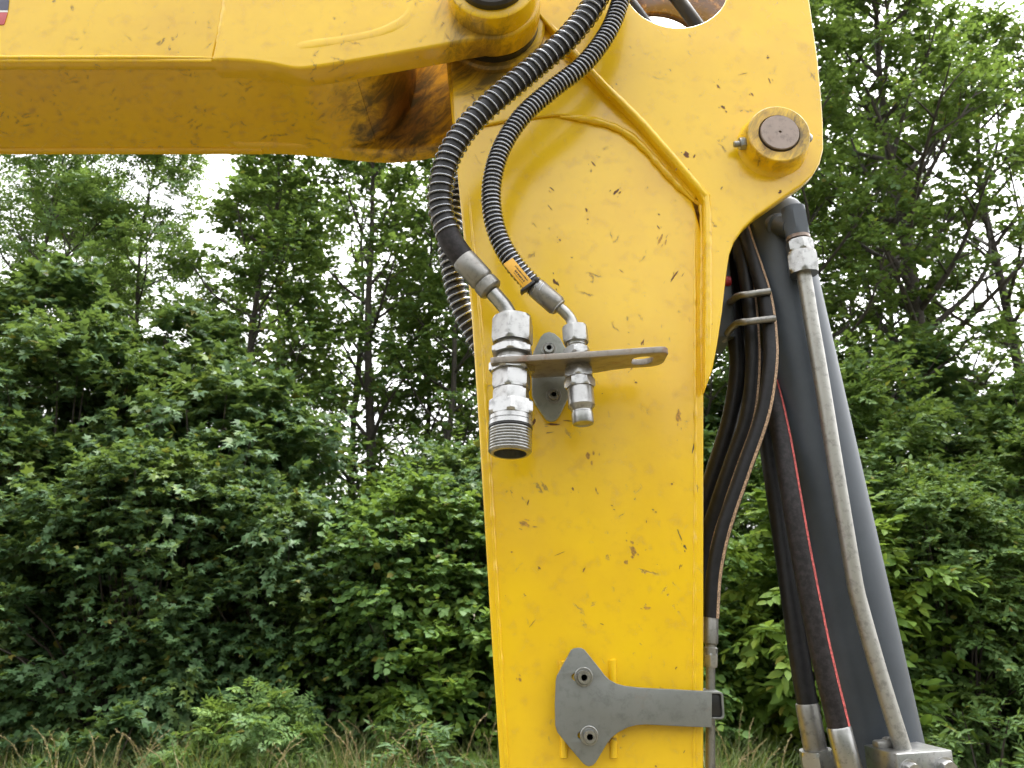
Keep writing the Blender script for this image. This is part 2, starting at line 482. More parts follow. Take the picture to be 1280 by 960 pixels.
strip_extrude('top_plate', [(botx[0][0], ztop - 0.012), (sx + 0.03, ztop - 0.012)], 0.012, BN + 0.023, BF - 0.021, P_boom, boom)
box('end_cap', botx[0][0] - 0.012, botx[0][0], BN + 0.004, BF - 0.002, botx[0][1], ztop, P_boom, boom)
# bright welded lip along the lower edge, weld seam, forged ridges
def bead(name, pix, Y, rpx, mat, parent, n=40, rough=0.10, seed=1, sink=0.0):
    rn = random.Random(seed); r = rpx * S(pix[0][0], pix[0][1], Y)
    P = [at(x, y, Y) + Vector((0, r * sink, 0)) for x, y in pix]; ph = [rn.uniform(0, 6) for _ in range(4)]
    f = lambda t: r * (1 + rough * (math.sin(t * n * 1.9 + ph[0]) + 0.7 * math.sin(t * n * 0.77 + ph[1]) + 0.5 * math.sin(t * n * 3.1 + ph[2]))) * min(1, 6 * t + 0.25, 6 * (1 - t) + 0.25)
    return tube(name, P, f, mat, parent, 8, n * 2, sharp=80)
bead('weld_bead', [(-600, 72.5), (-200, 72.5), (100, 72.5), (250, 72.5), (292, 73.5)], BN + 0.005, 3.2, P_boom, boom, 60, 0.05, 4)
bead('weld_bead', [(288, -60), (284, 0), (279, 35), (273, 66)], BN + 0.004, 9, P_boom, boom, 26, 0.03, 7, 0.62)
bead('forged_ridge', [(338, 59), (372, 57), (430, 49), (480, 38), (510, 20), (522, -10), (526, -40)], BN, 24, P_boom, boom, 10, 0.01, 9, 0.90)
# boss and pivot pin
rb = S(615, -25, 0.965) * 57
lathe('pin_boss', (ear_c.x, BN + 0.01, ear_c.z), (0, -1, 0), [(0, rb * 1.03), (0.012, rb * 1.0), (0.040, rb), (0.0435, rb * 0.985), (0.045, rb * 0.95), (0.045, 0.04)], P_boom, boom, 56)
lathe('seal_ring', (ear_c.x, BN - 0.034, ear_c.z), (0, -1, 0), [(0, 0.053), (0.010, 0.053), (0.014, 0.0495), (0.0145, 0.046), (0.004, 0.044), (0.004, 0.02)], M_darkgap, boom, 48)
pv = lathe('pivot_pin', (ear_c.x, BN - 0.03, ear_c.z), (0, -1, 0), [(0, 0.042), (0.006, 0.042), (0.008, 0.040), (0.008, 0.012)], M_pin, boom, 40)
hexnut('bolt_head', (ear_c.x, BN - 0.038, ear_c.z), (0, -1, 0), 0.010, 0.022, M_pin, pv)
lathe('thrust_washer', (ear_c.x, BN + 0.0455, ear_c.z), (0, 1, 0), [(0, rb * 1.06), (0.012, rb * 1.06)], M_darkgap, boom, 48)
# decal at the left end
q = [(-900, -160), (24, -160), (8.5, 11), (-900, 11)]
plate('stripe_decal', XZ(q, BN), [], BN + 0.0028, BN + 0.0036, M_decal_b, boom, 0.0001)
plate('stripe_decal', XZ([(-900, 11.3), (8.4, 11.3), (8, 13.6), (-900, 13.6)], BN), [], BN + 0.0028, BN + 0.0036, M_decal_w, boom, 0.0001)
plate('stripe_decal', XZ([(-900, 13.9), (8, 13.9), (3.5, 29), (-900, 29)], BN), [], BN + 0.0028, BN + 0.0036, M_decal_r, boom, 0.0001)

# ------------------------------------------------------------------ arm (stick)
AC, AB, AFar = 1.053, 1.074, 1.240            # cheek front, body front, far side
foot = at(750, 960, AB)
arm = empty('excavator_dipper', (foot.x, (AC + AFar) / 2, 0.0), 'scratched yellow steel excavator arm standing upright with cheek plates', 'excavator arm')
La = arm.location
P_arm = paint('arm_paint', 0.24, 0.30, [((at(600, 60, AB) - La), 0.13, 0.85, 0.9)], seed=0.4)
P_cheek = paint('cheek_paint', 0.26, 0.30, [], seed=8.2)
P_boss = paint('boss_paint', 0.8, 0.7, [((at(973, 168, 1.02) - La), 0.070, 0.85, 0.5)], seed=11.0)
left = [(552, -60), (557, 60), (560, 100), (570, 200), (580, 300), (590, 400), (599, 540), (612, 760), (625, 960)]
lx = XZ(left, AB)
zb = 0.42                                      # lower end of the arm
dl = ((lx[-1][0] - lx[-3][0]) / (lx[-1][1] - lx[-3][1]))
lx.append((lx[-1][0] + dl * (zb - lx[-1][1]), zb))
rx = XZ([(880, 960), (880, 700), (880, 490), (880, 300), (866, 250), (800, 170), (738, 100), (672, 20), (620, -60)], AB)
rx = [(rx[0][0], zb)] + rx
plate('arm_box', lx + rx, [], AB, AFar - 0.014, P_arm, arm, 0.004, res=3)
ridge = [(622, -40), (670, 14), (740, 94), (802, 157), (874, 240), (880, 250), (881, 300), (881, 490)]
outl = [(886, 476), (891, 462), (897, 430), (903, 390), (908, 345), (912, 318), (918, 302), (930, 285), (946, 270), (965, 257), (985, 243), (1003, 231), (1016, 219), (1025, 204), (1029.5, 186), (1029, 150), (1026, 110), (1022, 70), (1012, 0), (1003, -60), (960, -150), (700, -150)]
ck = XZ(ridge + outl, AC)
hc = at(845, -22, AC); hr = 66 * S(845, -22, AC)
hole = circ(hc.x, hc.z, hr, 64)
plate('cheek_plate', ck, [hole], AC, AB - 0.0005, P_cheek, arm, 0.0032, res=4)
P_inner = paint('dark_brown_inner_paint', 1.0, 0.9, [], base=(0.10, 0.05, 0.016), seed=9.9)  # far cheek plate: much darker brown base than the near one
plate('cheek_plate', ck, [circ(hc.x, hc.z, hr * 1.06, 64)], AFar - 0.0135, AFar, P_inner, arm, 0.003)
# raised upper skin that ends in the arched weld
arch = [(676, 148), (700, 146), (730, 149), (760, 156), (785, 168), (806, 186), (826, 208), (846, 230), (868, 252)]
up = XZ([(563, 60), (568, 170), (600, 160), (640, 152)] + smooth2(arch, 3) + [(872, 243), (800, 160), (738, 98), (672, 20), (650, 40)], AB)
plate('upper_skin', up, [], AB - 0.0045, AB + 0.001, P_arm, arm, 0.003, res=3)
bead('weld_bead', arch[1:], AB - 0.002, 4.5, P_arm, arm, 30, 0.10, 3)
# edge welds
bead('weld_bead', [(583, 215), (594, 330), (603, 430), (611, 560), (621, 740), (634, 960), (648, 1180)], AB + 0.0012, 2.6, P_arm, arm, 90, 0.14, 12)
bead('weld_bead', [(868, 262), (869, 420), (869, 600), (868, 800), (867, 960), (866, 1180)], AB + 0.0012, 2.3, P_arm, arm, 90, 0.14, 13)
bead('weld_bead', [(676, 26), (738, 101), (800, 165), (866, 248), (877, 262), (877, 380), (877, 488)], AB + 0.001, 3.0, P_arm, arm, 90, 0.12, 14)
bead('weld_bead', [(672, 10), (742, 91), (804, 153), (877, 237), (884, 249), (886, 300), (886, 470)], AC, 4.4, P_cheek, arm, 90, 0.025, 15, 0.5)
# pivot boss of the arm behind the fork
lathe('pivot_hub', (ear_c.x, BN + 0.058, ear_c.z), (0, 1, 0), [(0, rb * 1.16), (0.003, rb * 1.22), (0.16, rb * 1.22)], P_arm, arm, 56)
# cylinder pin boss on the cheek
pc = at(974, 167, 1.02); rp = 39.5 * S(974, 167, 1.02)
lathe('pin_boss', (pc.x, AC + 0.001, pc.z), (0, -1, 0), [(0, rp * 1.16), (0.005, rp * 1.08), (0.011, rp * 1.02), (0.018, rp), (0.031, rp), (0.0335, rp * 0.985), (0.0345, rp * 0.955), (0.0345, rp * 0.66), (0.026, rp * 0.64), (0.026, 0.005)], P_boss, arm, 64)
pn = lathe('cylinder_pin', (pc.x, AC - 0.025, pc.z), (0, -1, 0), [(0, rp * 0.615), (0.011, rp * 0.615), (0.0125, rp * 0.59), (0.0125, 0.0022), (0.0105, 0.0016), (0.0105, 0.0004)], M_pin, arm, 48)
for sgn, yy in ((-1, 0), (1, 0)):
    A = Vector((pc.x + sgn * rp * 0.94, AC - 0.016, pc.z + (-0.005 if sgn < 0 else 0.003)))
    D = Vector((sgn, 0, -0.12 if sgn < 0 else 0))
    if sgn < 0:
        lb = hexnut('lock_nut', A, D, 0.011, 0.0095, M_zinc, arm, 0.3)
        lathe('bolt_end', A, D, [(0, 0.0047), (0.0175, 0.0047), (0.0188, 0.004)], M_dull, lb, 16)
    else:
        lathe('bolt_head', A, D, [(0, 0.0068), (0.0075, 0.0068), (0.0105, 0.0045), (0.0112, 0.001)], M_zinc, arm, 20)
lathe('pin_boss', (pc.x, AFar - 0.004, pc.z), (0, 1, 0), [(0, rp * 1.1), (0.03, rp), (0.036, rp * 0.95)], P_boss, arm, 40)
# small weld pads beside the lower bracket
for px_, y0_, y1_ in ((705, 826, 948), (767, 824, 948)):
    tube('standoff_rib', [at(px_ - 2, y0_, AB), at(px_ - 1.6, y0_ + 4, AB), at(px_, (y0_ + y1_) / 2, AB), at(px_, y1_ - 4, AB), at(px_, y1_, AB)], lambda t: 0.0052 * min(1, 0.5 + 20 * t, 0.5 + 20 * (1 - t)), P_arm, arm, 12, 30)
# single chips, scratches and rubbed spots
M_rust = plain('rust_brown_wear', (0.15, 0.062, 0.022), 0.75, 0.6, 300)
M_nick = plain('dark_bare_nick', (0.045, 0.032, 0.028), 0.6, 0.5, 300)
M_faint = plain('faint_rubbed_paint', (0.42, 0.22, 0.03), 0.6, 0.4, 260)
def wear(name, marks, Yf, mat, parent, seed):
    """marks: (px, py, length, width, angle deg, ragged pieces) ; small ragged flakes lying on the face"""
    rn = random.Random(seed); bm = bmesh.new()
    for (mx, my, L_, W_, ang, pc_) in marks:
        L_, W_ = L_ * 0.85, W_ * 0.75
        for q_ in range(pc_):
            a = math.radians(ang + rn.uniform(-14, 14)); f = 1.0 if q_ == 0 else rn.uniform(0.15, 0.55)
            ox, oy = (0, 0) if q_ == 0 else (rn.gauss(0, L_ * 0.42), rn.gauss(0, max(W_, L_ * 0.25)))
            nn = 11; pts = []
            for i in range(nn):
                t = 2 * math.pi * i / nn; rr_ = rn.uniform(0.45, 1.05)
                ex, ey = L_ / 2 * f * math.cos(t) * rr_, W_ / 2 * f * math.sin(t) * rr_
                pts.append((mx + ox + ex * math.cos(a) - ey * math.sin(a), my + oy + ex * math.sin(a) + ey * math.cos(a)))
            vs = [bm.verts.new(at(x_, y_, Yf - 0.0002)) for x_, y_ in pts]
            bm.faces.new(vs)
    o_ = from_bm(name, bm, mat, parent, None); o_['kind'] = 'stuff'
    return o_
wear('paint_wear', [(858, 193, 13, 9, 40, 4), (898, 108, 9, 5, 60, 3), (904, 134, 9, 6, 50, 3), (960, 72, 5, 4, 0, 2), (962, 101, 10, 2, 70, 2), (930, 92, 22, 1.5, -20, 2), (868, 195, 8, 3, 120, 2), (940, 118, 8, 3, 60, 2), (975, 240, 9, 5, -40, 2), (845, 212, 6, 2, -60, 1), (902, 235, 8, 2, -70, 1), (890, 405, 3, 2, 0, 2)], AC, M_rust, arm, 5)
wear('paint_wear', [(770, 240, 14, 6, -50, 5), (742, 205, 11, 3, 60, 2), (690, 236, 12, 2.5, 45, 2), (688, 260, 14, 2, 50, 1), (733, 262, 9, 4, 60, 2), (735, 274, 4, 3, 0, 2), (824, 268, 5, 3, 40, 2), (823, 284, 8, 3, 50, 2), (693, 352, 12, 7, 70, 5), (777, 339, 9, 2, 50, 1), (843, 345, 26, 3, -65, 4), (700, 300, 6, 3, 45, 3), (715, 322, 4, 2, 0, 2), (753, 492, 3, 2, 0, 1), (795, 478, 6, 4, 30, 2), (803, 428, 12, 4, -60, 3), (790, 460, 18, 3, -55, 2), (716, 611, 6, 5, 60, 2), (674, 710, 7, 4, 45, 2), (730, 712, 12, 3, -75, 2), (840, 605, 5, 4, 0, 2), (660, 628, 12, 3, -70, 2), (745, 612, 8, 3, 80, 2), (850, 708, 9, 3, -60, 2), (700, 692, 22, 1.6, -15, 1), (752, 780, 9, 2, 30, 1), (665, 780, 20, 1.6, -40, 1), (820, 640, 4, 3, 0, 1), (808, 652, 6, 2, 80, 1), (640, 690, 5, 3, 0, 1), (765, 632, 5, 2, 20, 1), (845, 835, 7, 3, -60, 1), (820, 958, 5, 3, 40, 1), (690, 530, 26, 5, 0, 6), (667, 528, 5, 16, 0, 2)], AB, M_rust, arm, 6)
wear('paint_wear', [(856, 683, 9, 6, 60, 4), (850, 670, 20, 2, 62, 1), (848, 664, 10, 2, 60, 1), (690, 462, 5, 2, 40, 1), (867, 558, 3, 26, 0, 1), (868, 700, 2, 18, 0, 1), (855, 940, 7, 2, -70, 1), (697, 355, 6, 4, 30, 1), (816, 637, 5, 3, 20, 1), (768, 637, 4, 2, 0, 1)], AB, M_nick, arm, 7)
wear('paint_wear', [(791, 687, 15, 12, 60, 14), (655, 655, 20, 6, 10, 8), (783, 455, 22, 5, -60, 5), (825, 300, 20, 5, -60, 5), (740, 860, 10, 4, 0, 3), (650, 850, 8, 6, 60, 3), (808, 760, 12, 5, 20, 5), (735, 570, 18, 9, 80, 6), (848, 520, 8, 20, 0, 5)], AB, M_faint, arm, 8)
# lower end: knuckle and quick hitch resting on the ground (below the frame)
kx = (lx[-1][0] + rx[0][0]) / 2
lathe('knuckle', (kx, AB - 0.012, zb - 0.02), (0, 1, 0), [(0, 0.085), (0.004, 0.09), (0.18, 0.09), (0.184, 0.085)], P_arm, arm, 40)
hitch = empty('quick_hitch', (kx, (AC + AFar) / 2, 0), 'dark steel quick hitch on the ground under the yellow arm', 'quick hitch')
plate('hitch_plate', [(kx - 0.13, 0.0), (kx + 0.24, 0.0), (kx + 0.26, 0.16), (kx + 0.10, 0.34), (kx + 0.05, 0.50), (kx - 0.08, 0.50), (kx - 0.13, 0.3)], [], AC - 0.022, AC - 0.002, M_cyl, hitch, 0.003)
plate('hitch_plate', [(kx - 0.13, 0.0), (kx + 0.24, 0.0), (kx + 0.26, 0.16), (kx + 0.10, 0.34), (kx + 0.05, 0.50), (kx - 0.08, 0.50), (kx - 0.13, 0.3)], [], AFar + 0.022, AFar + 0.042, M_cyl, hitch, 0.003)
box('hitch_base', kx - 0.12, kx + 0.23, AC - 0.002, AFar + 0.022, 0.0, 0.05, M_cyl, hitch)

# ------------------------------------------------------------------ coupling bracket with its two couplings
br = empty('coupling_bracket', at(690, 470, AB), 'grey steel bracket bolted to the arm, carrying the two hose couplings', 'bracket')
mp = [(676, 421), (680, 417), (686, 415), (693, 417), (700, 423), (710, 441), (713, 450), (713, 486), (711, 496), (699, 521), (694, 526), (688, 527), (683, 525), (669, 505), (665, 494), (664, 450), (667, 440)]
plate('mount_plate', XZ(mp, AB - 0.012), [], AB - 0.014, AB - 0.006, M_greyplate, br, 0.0015)
for x_, y_ in ((673, 470), (705, 470)):
    p = at(x_, y_, AB - 0.003)
    box('standoff_block', p.x - 0.006, p.x + 0.006, AB - 0.008, AB + 0.001, p.z - 0.035, p.z + 0.035, P_arm, br)
def cap_screw(x, y, Y, rpx, parent, mat=M_zinc):
    p = at(x, y, Y); s = S(x, y, Y) * rpx
    wsh = lathe('washer', (p.x, Y + 0.001, p.z), (0, -1, 0), [(0, s), (0.0022, s), (0.0026, s * 0.96), (0.0026, s * 0.4)], mat, parent, 32)
    lathe('socket_screw', (p.x, Y - 0.0016, p.z), (0, -1, 0), [(0, s * 0.74), (0.0075, s * 0.74), (0.009, s * 0.66), (0.009, s * 0.34), (0.0085, s * 0.32), (-0.004, s * 0.31), (-0.004, s * 0.1)], mat, parent, 30)
cap_screw(686, 437, AB - 0.014, 9.5, br); cap_screw(692, 495, AB - 0.014, 9.5, br, M_dull)
# shelf, tilted: built flat in a local frame (u to the right, v towards the viewer), then posed
sl, sr = at(613, 451, 0.958), at(836, 437, 0.940)
u = (sr - sl).normalized(); tilt = math.radians(-3)
v = Vector((0, -math.cos(tilt), math.sin(tilt))); v = (v - u * v.dot(u)).normalized(); nrm = u.cross(v) * -1
if nrm.z < 0: nrm = -nrm
Ls = (sr - sl).length
def shelf_pt(a, b, c): return sl + u * a + v * b + nrm * c
outline = [(0, 0.0), (0.004, 0.003), (Ls * 0.5, 0.001), (Ls - 0.012, 0.004), (Ls - 0.004, 0.001), (Ls, -0.008), (Ls - 0.001, -0.056), (Ls - 0.006, -0.068), (Ls - 0.016, -0.074), (Ls * 0.80, -0.074), (Ls * 0.70, -0.080), (Ls * 0.61, -0.090), (Ls * 0.54, -0.099), (Ls * 0.48, -0.102), (Ls * 0.22, -0.102), (Ls * 0.20, -0.080), (0.006, -0.075), (0.0, -0.068)]
slot = [(Ls * 0.865 + 0.0135 * math.cos(t), -0.036 + math.copysign(0.009, math.sin(t)) + 0.0135 * math.sin(t)) for t in [2 * math.pi * (i + 0.5) / 28 for i in range(28)]]
sh = plate('shelf_plate', outline, [slot], -0.004, 0.004, M_shelf, None, 0.0008)
M4 = Matrix(((u.x, -nrm.x, v.x, sl.x), (u.y, -nrm.y, v.y, sl.y), (u.z, -nrm.z, v.z, sl.z), (0, 0, 0, 1)))
sh.data.transform(M4); sh.data.transform(Matrix.Translation(-br.location)); sh.parent = br
bm = bmesh.new(); bm.from_mesh(sh.data); bmesh.ops.recalc_face_normals(bm, faces=bm.faces); bm.to_mesh(sh.data); bm.free()

def coupling(name, top, bot, prof, label, cat='coupling'):
    """prof rows: (part name, kind, y0 px, y1 px, radius px, material) along the axis top->bot, y counted in photo pixels"""
    A, B = top[1], bot[1]; D = (B - A).normalized(); Lm = (B - A).length
    mpp = Lm / (bot[0] - top[0])
    root = empty(name, B, label, cat)
    made = []
    for row in prof:
        nm, kind, y0, y1, r, mat = row[:6]
        a, L_, R_ = (y0 - top[0]) * mpp, (y1 - y0) * mpp, r * mpp
        O = A + D * a
        if kind == 'hex': made.append(hexnut(nm, O, D, L_, R_ * 1.08, mat, root, row[7] if len(row) > 7 else 0.25))
        elif kind == 'cyl': made.append(lathe(nm, O, D, [(0, R_ * 0.97), (L_ * 0.08, R_), (L_ * 0.92, R_), (L_, R_ * 0.97)], mat, root, 40))
        elif kind == 'ring': made.append(lathe(nm, O, D, [(0, R_ * 0.93), (L_ * 0.3, R_), (L_ * 0.7, R_), (L_, R_ * 0.93)], mat, root, 40))
        elif kind == 'thread':
            n = row[8] if len(row) > 8 else 9; pr = []
            for i in range(n):
                t0 = L_ * i / n; t1 = L_ * (i + 1) / n
                pr += [(t0, R_ * 0.945), (t0 + (t1 - t0) * 0.30, R_), (t0 + (t1 - t0) * 0.62, R_)]
            pr += [(L_, R_ * 0.945), (L_ + 0.0015, R_ * 0.90)]
            if nm == 'threaded_end': pr += [(L_ + 0.0018, R_ * 0.76), (L_ - 0.02, R_ * 0.72), (L_ - 0.02, 0.002)]
            made.append(lathe(nm, O, D, pr, mat, root, 44))
        elif kind == 'taper':
            made.append(lathe(nm, O, D, [(t * L_, rr * mpp) for t, rr in row[6]], mat, root, 40))
    return root
YC1, YC2 = 0.992, 0.990
tl = 0.0
def cpt(x, y, Y, dep): return (y, at(x, y, Y) + Vector((0, dep, 0)))
c1t, c1b = (398, at(641, 398, YC1)), (570, at(637.5, 570, YC1 - 0.024))
coupling('hydraulic_coupling', c1t, c1b, [
    ('threaded_neck', 'thread', 428, 445, 17.5, M_zinc, 1.0, 0, 5),
    ('collar_nut', 'hex', 438, 447, 24, M_zinc2, 1.0, 0.1),
    ('lock_nut', 'hex', 456, 469, 25, M_zinc2, 1.0, 0.45),
    ('neck', 'cyl', 446, 458, 18, M_dull),
    ('valve_body', 'hex', 469, 491, 21.5, M_zinc2, 1.0, 0.2),
    ('valve_body', 'hex', 491.2, 508, 20.5, M_zinc2, 1.0, 0.2),
    ('hex_body', 'hex', 507, 524, 26.5, M_zinc2, 1.0, 0.0),
    ('collar', 'cyl', 523, 530, 24.5, M_zinc2),
    ('collar', 'cyl', 530.3, 536.5, 25, M_zinc2),
    ('sealing_ring', 'ring', 536, 539.5, 25.2, M_black),
    ('threaded_end', 'thread', 539, 566, 24.5, M_zinc, 1.0, 0, 8)],
    'large zinc screw coupling with open threaded end under the steel bracket')
c2t, c2b = (409, at(718.5, 409, YC2)), (530, at(729, 530, YC2 - 0.016))
coupling('hydraulic_coupling', c2t, c2b, [
    ('threaded_neck', 'thread', 428, 444, 11.5, M_zinc, 1.0, 0, 5),
    ('collar_nut', 'hex', 437.5, 446, 15, M_zinc2, 1.0, 0.3),
    ('neck', 'cyl', 446, 464, 14.5, M_dull),
    ('lock_nut', 'hex', 462.5, 474.5, 16.6, M_zinc2, 1.0, 0.15),
    ('lock_nut', 'hex', 475, 486.5, 16.6, M_zinc2, 1.0, 0.62),
    ('coupling_body', 'taper', 486.5, 530, 0, M_zinc, [(0, 14.5), (0.06, 15.2), (0.46, 15.0), (0.50, 15.5), (0.54, 14.6), (0.60, 12.4), (0.63, 12.2), (0.65, 11.4), (0.69, 11.4), (0.71, 12.2), (0.97, 12.2), (1.0, 11.6), (1.0, 9.5), (0.98, 8.5), (0.98, 0.5)])],
    'slim zinc coupling with closed stepped end under the steel bracket')

# ------------------------------------------------------------------ the two guarded hoses and the one behind the arm
def px_path(lst): return [at(x, y, Y) for x, y, Y in lst]
s1 = S(560, 200, 0.99)
h1 = empty('hydraulic_hose', at(641, 398, YC1), 'thick black hose in open spiral guard hanging down to the large coupling', 'hydraulic hose')
path1 = px_path([(770, -60, 0.985), (745, 0, 0.985), (712, 45, 0.985), (668, 84, 0.983), (625, 120, 0.98), (587, 156, 0.98), (562, 194, 0.98), (551, 232, 0.982), (551, 262, 0.985), (561, 295, 0.985), (572, 314, 0.985), (583, 330, 0.986)])
tube('hose_core', path1, 13.4 * s1, M_core, h1, 18, 90)
coil('spiral_guard', path1[:-2], 15.2 * s1, 10.0 * s1, 1.25 * s1, M_coil, h1, wob=0.25, seed=3)
tube('rubber_sleeve', px_path([(557, 284, 0.985), (563, 300, 0.985), (572, 314, 0.985), (585, 332, 0.986)]), 14.6 * s1, M_rubber2, h1, 20, 12)
pA, pB = at(579, 324, 0.986), at(627, 377, 0.986)
fer = lathe('crimp_ferrule', pA, pB - pA, [(0, 14.6 * s1), (0.002, 15.4 * s1), (0.0385, 15.4 * s1), (0.041, 14.2 * s1), (0.043, 12.6 * s1), (0.0445, 14.8 * s1), (0.0475, 15.2 * s1), (0.0575, 15.2 * s1), (0.060, 13.4 * s1), (0.062, 9 * s1)], M_dull, h1, 36)
tube('elbow_pipe', px_path([(616, 366, 0.986), (625, 376, 0.986), (634, 388, 0.986), (638, 400, 0.985), (640, 412, 0.984)]), 9.2 * s1, M_zinc, h1, 20, 20)
D1 = (c1b[1] - c1t[1]).normalized()
hexnut('union_nut', c1t[1] + D1 * 0.001, D1, 33 * s1, 25.5 * s1, M_zinc, h1, 0.18, 0.14)

h2 = empty('hydraulic_hose', at(718, 409, YC2), 'thinner black hose in tight spiral guard with a yellow tag', 'hydraulic hose')
path2 = px_path([(794, -60, 0.99), (776, 0, 0.99), (760, 40, 0.99), (730, 80, 0.99), (690, 112, 0.99), (655, 143, 0.988), (629, 181, 0.986), (616, 222, 0.986), (615, 262, 0.986), (625, 300, 0.986), (644, 332, 0.986), (668, 358, 0.986), (676, 364, 0.986)])
s2 = S(640, 200, 0.988)
tube('hose_core', path2, 10.2 * s2, M_core, h2, 18, 100)
coil('spiral_guard', path2, 11.3 * s2, 5.6 * s2, 1.2 * s2, M_coil, h2, wob=0.15, seed=5)
pA, pB = at(669, 359, 0.986), at(705, 390, 0.986)
lathe('crimp_ferrule', pA, pB - pA, [(0, 12.0 * s2), (0.0015, 12.4 * s2), (0.038, 12.4 * s2), (0.040, 11.4 * s2), (0.041, 10.6 * s2), (0.0425, 11 * s2), (0.044, 8 * s2)], M_dull, h2, 10)
tube('elbow_pipe', px_path([(696, 382, 0.986), (705, 389, 0.986), (713, 398, 0.986), (716, 406, 0.985), (718, 418, 0.983)]), 6.6 * s2, M_zinc, h2, 18, 18)
D2 = (c2b[1] - c2t[1]).normalized()
hexnut('union_nut', c2t[1], D2, 21 * s2, 16.0 * s2, M_zinc, h2, 0.25, 0.14)
# tag strapped to the hose, printed lines on it
ta, tb_ = at(637, 329, 0.9715), at(668, 366, 0.9715)
tu = (tb_ - ta).normalized(); tv = Vector((0, 1, 0)).cross(tu).normalized(); tn = Vector((0, -1, 0))
def tag_box(nm, a0, a1, b0, b1, c0, c1, mat, par, bev=0.0):
    Mx = Matrix(((tu.x, tv.x, tn.x, ta.x), (tu.y, tv.y, tn.y, ta.y), (tu.z, tv.z, tn.z, ta.z), (0, 0, 0, 1)))
    return box(nm, a0, a1, b0, b1, c0, c1, mat, par, bev, Mx)
tg = tag_box('hose_tag', -0.004, 0.041, -0.0078, 0.0078, -0.0012, 0.0008, M_tag, h2, 0.0007)
rn = random.Random(5)
for row_b, h_, a0_, a1_, cw_ in ((0.0040, 0.0008, 0.014, 0.034, 0.0012), (0.0008, 0.0026, 0.013, 0.031, 0.0030), (-0.0034, 0.0018, 0.008, 0.035, 0.0017)):
    x_ = a0_
    while x_ < a1_:
        w_ = cw_ * rn.uniform(0.5, 0.9)
        tag_box('print_mark', x_, x_ + w_, row_b - h_ / 2 * rn.uniform(0.7, 1), row_b + h_ / 2, 0.0007, 0.0010, M_print, tg)
        x_ += cw_
tag_box('cable_tie', 0.0385, 0.0425, -0.0105, 0.0125, -0.0125, 0.0016, M_black, h2, 0.0008)
tag_box('tie_head', 0.0370, 0.0430, -0.0170, -0.0105, -0.006, 0.0015, M_black, h2, 0.0012)

h3 = empty('hydraulic_hose', at(566, 350, 1.15), 'black spiral guarded hose showing behind the edge of the arm below the hose sleeve', 'hydraulic hose')
path3 = px_path([(660, 150, 1.17), (600, 205, 1.15), (573, 250, 1.14), (563, 300, 1.14), (567, 345, 1.15), (579, 390, 1.17), (605, 440, 1.20), (660, 500, 1.275), (690, 600, 1.275), (700, 800, 1.275)])
path3 = [p + Vector((0, 0.12, 0)) if i in (0,) else p for i, p in enumerate(path3)]
path3 = px_path([(640, 60, 1.285), (600, 160, 1.285), (575, 240, 1.27), (562, 300, 1.262), (567, 345, 1.262), (579, 390, 1.265), (605, 440, 1.275), (650, 520, 1.28), (690, 650, 1.275), (700, 1000, 1.275)])
s3 = S(570, 340, 1.262)
tube('hose_core', path3, 11.2 * s3, M_core, h3, 16, 60)
coil('spiral_guard', path3, 13.4 * s3, 9.0 * s3, 1.7 * s3, M_coil, h3, wob=0.2, seed=8)

# hoses seen through the round hole
hh = empty('internal_hose', at(850, 10, 1.15), 'plain black hose crossing the round hole in the cheek plate', 'hydraulic hose')
tube('hose', px_path([(800, -90, 1.16), (828, -25, 1.15), (848, 0, 1.14), (870, 30, 1.13), (900, 75, 1.13), (930, 130, 1.14), (925, 200, 1.15), (920, 290, 1.15)]), 8.5 * S(850, 10, 1.14), M_rubber, hh, 16, 60)
hh2 = empty('internal_hose', at(800, 25, 1.12), 'blue black hose along the lower left rim of the round cheek hole', 'hydraulic hose')
tube('hose', px_path([(752, -70, 1.13), (780, -8, 1.12), (797, 18, 1.115), (825, 55, 1.115), (880, 120, 1.12), (915, 200, 1.13), (922, 285, 1.135)]), 9 * S(800, 25, 1.12), M_rubber, hh2, 16, 60)

# ------------------------------------------------------------------ hydraulic cylinder with its feed pipe
YCy = 1.150
ax = lambda y: 1000 + 0.2135 * (y - 460)
eye = Vector((pc.x, YCy, pc.z))
cyl = empty('hydraulic_cylinder', at(ax(930), 930, YCy), 'dark grey hydraulic cylinder leaning beside the yellow arm with a steel feed pipe', 'hydraulic cylinder')
cT, cB = at(ax(262), 262, YCy), at(ax(930), 930, YCy)
cd = (cB - cT).normalized(); rc = 46 * S(1020, 560, YCy)
cL = (cB - cT).length
lathe('cylinder_tube', cT, cd, [(0, rc * 0.80), (0.004, rc * 0.93), (0.010, rc * 0.985), (0.02, rc), (cL + 0.32, rc), (cL + 0.325, rc * 1.12), (cL + 0.39, rc * 1.12), (cL + 0.395, rc * 0.6)], M_cyl, cyl, 64)
lathe('eye', (eye.x, YCy - 0.045, eye.z), (0, 1, 0), [(0, rc * 0.95), (0.003, rc), (0.087, rc), (0.09, rc * 0.95)], M_cyl, cyl, 40)
tube('neck', [eye, eye.lerp(cT, 0.5), cT + cd * 0.01], lambda t: rc * (0.72 + 0.1 * t), M_cyl, cyl, 32, 8)
rodA = cT + cd * (cL + 0.39); rodB = Vector((kx + 0.20, YCy, 0.13))
lathe('piston_rod', rodA, rodB - rodA, [(0, rc * 0.5), ((rodB - rodA).length, rc * 0.5)], M_zinc2, cyl, 32)
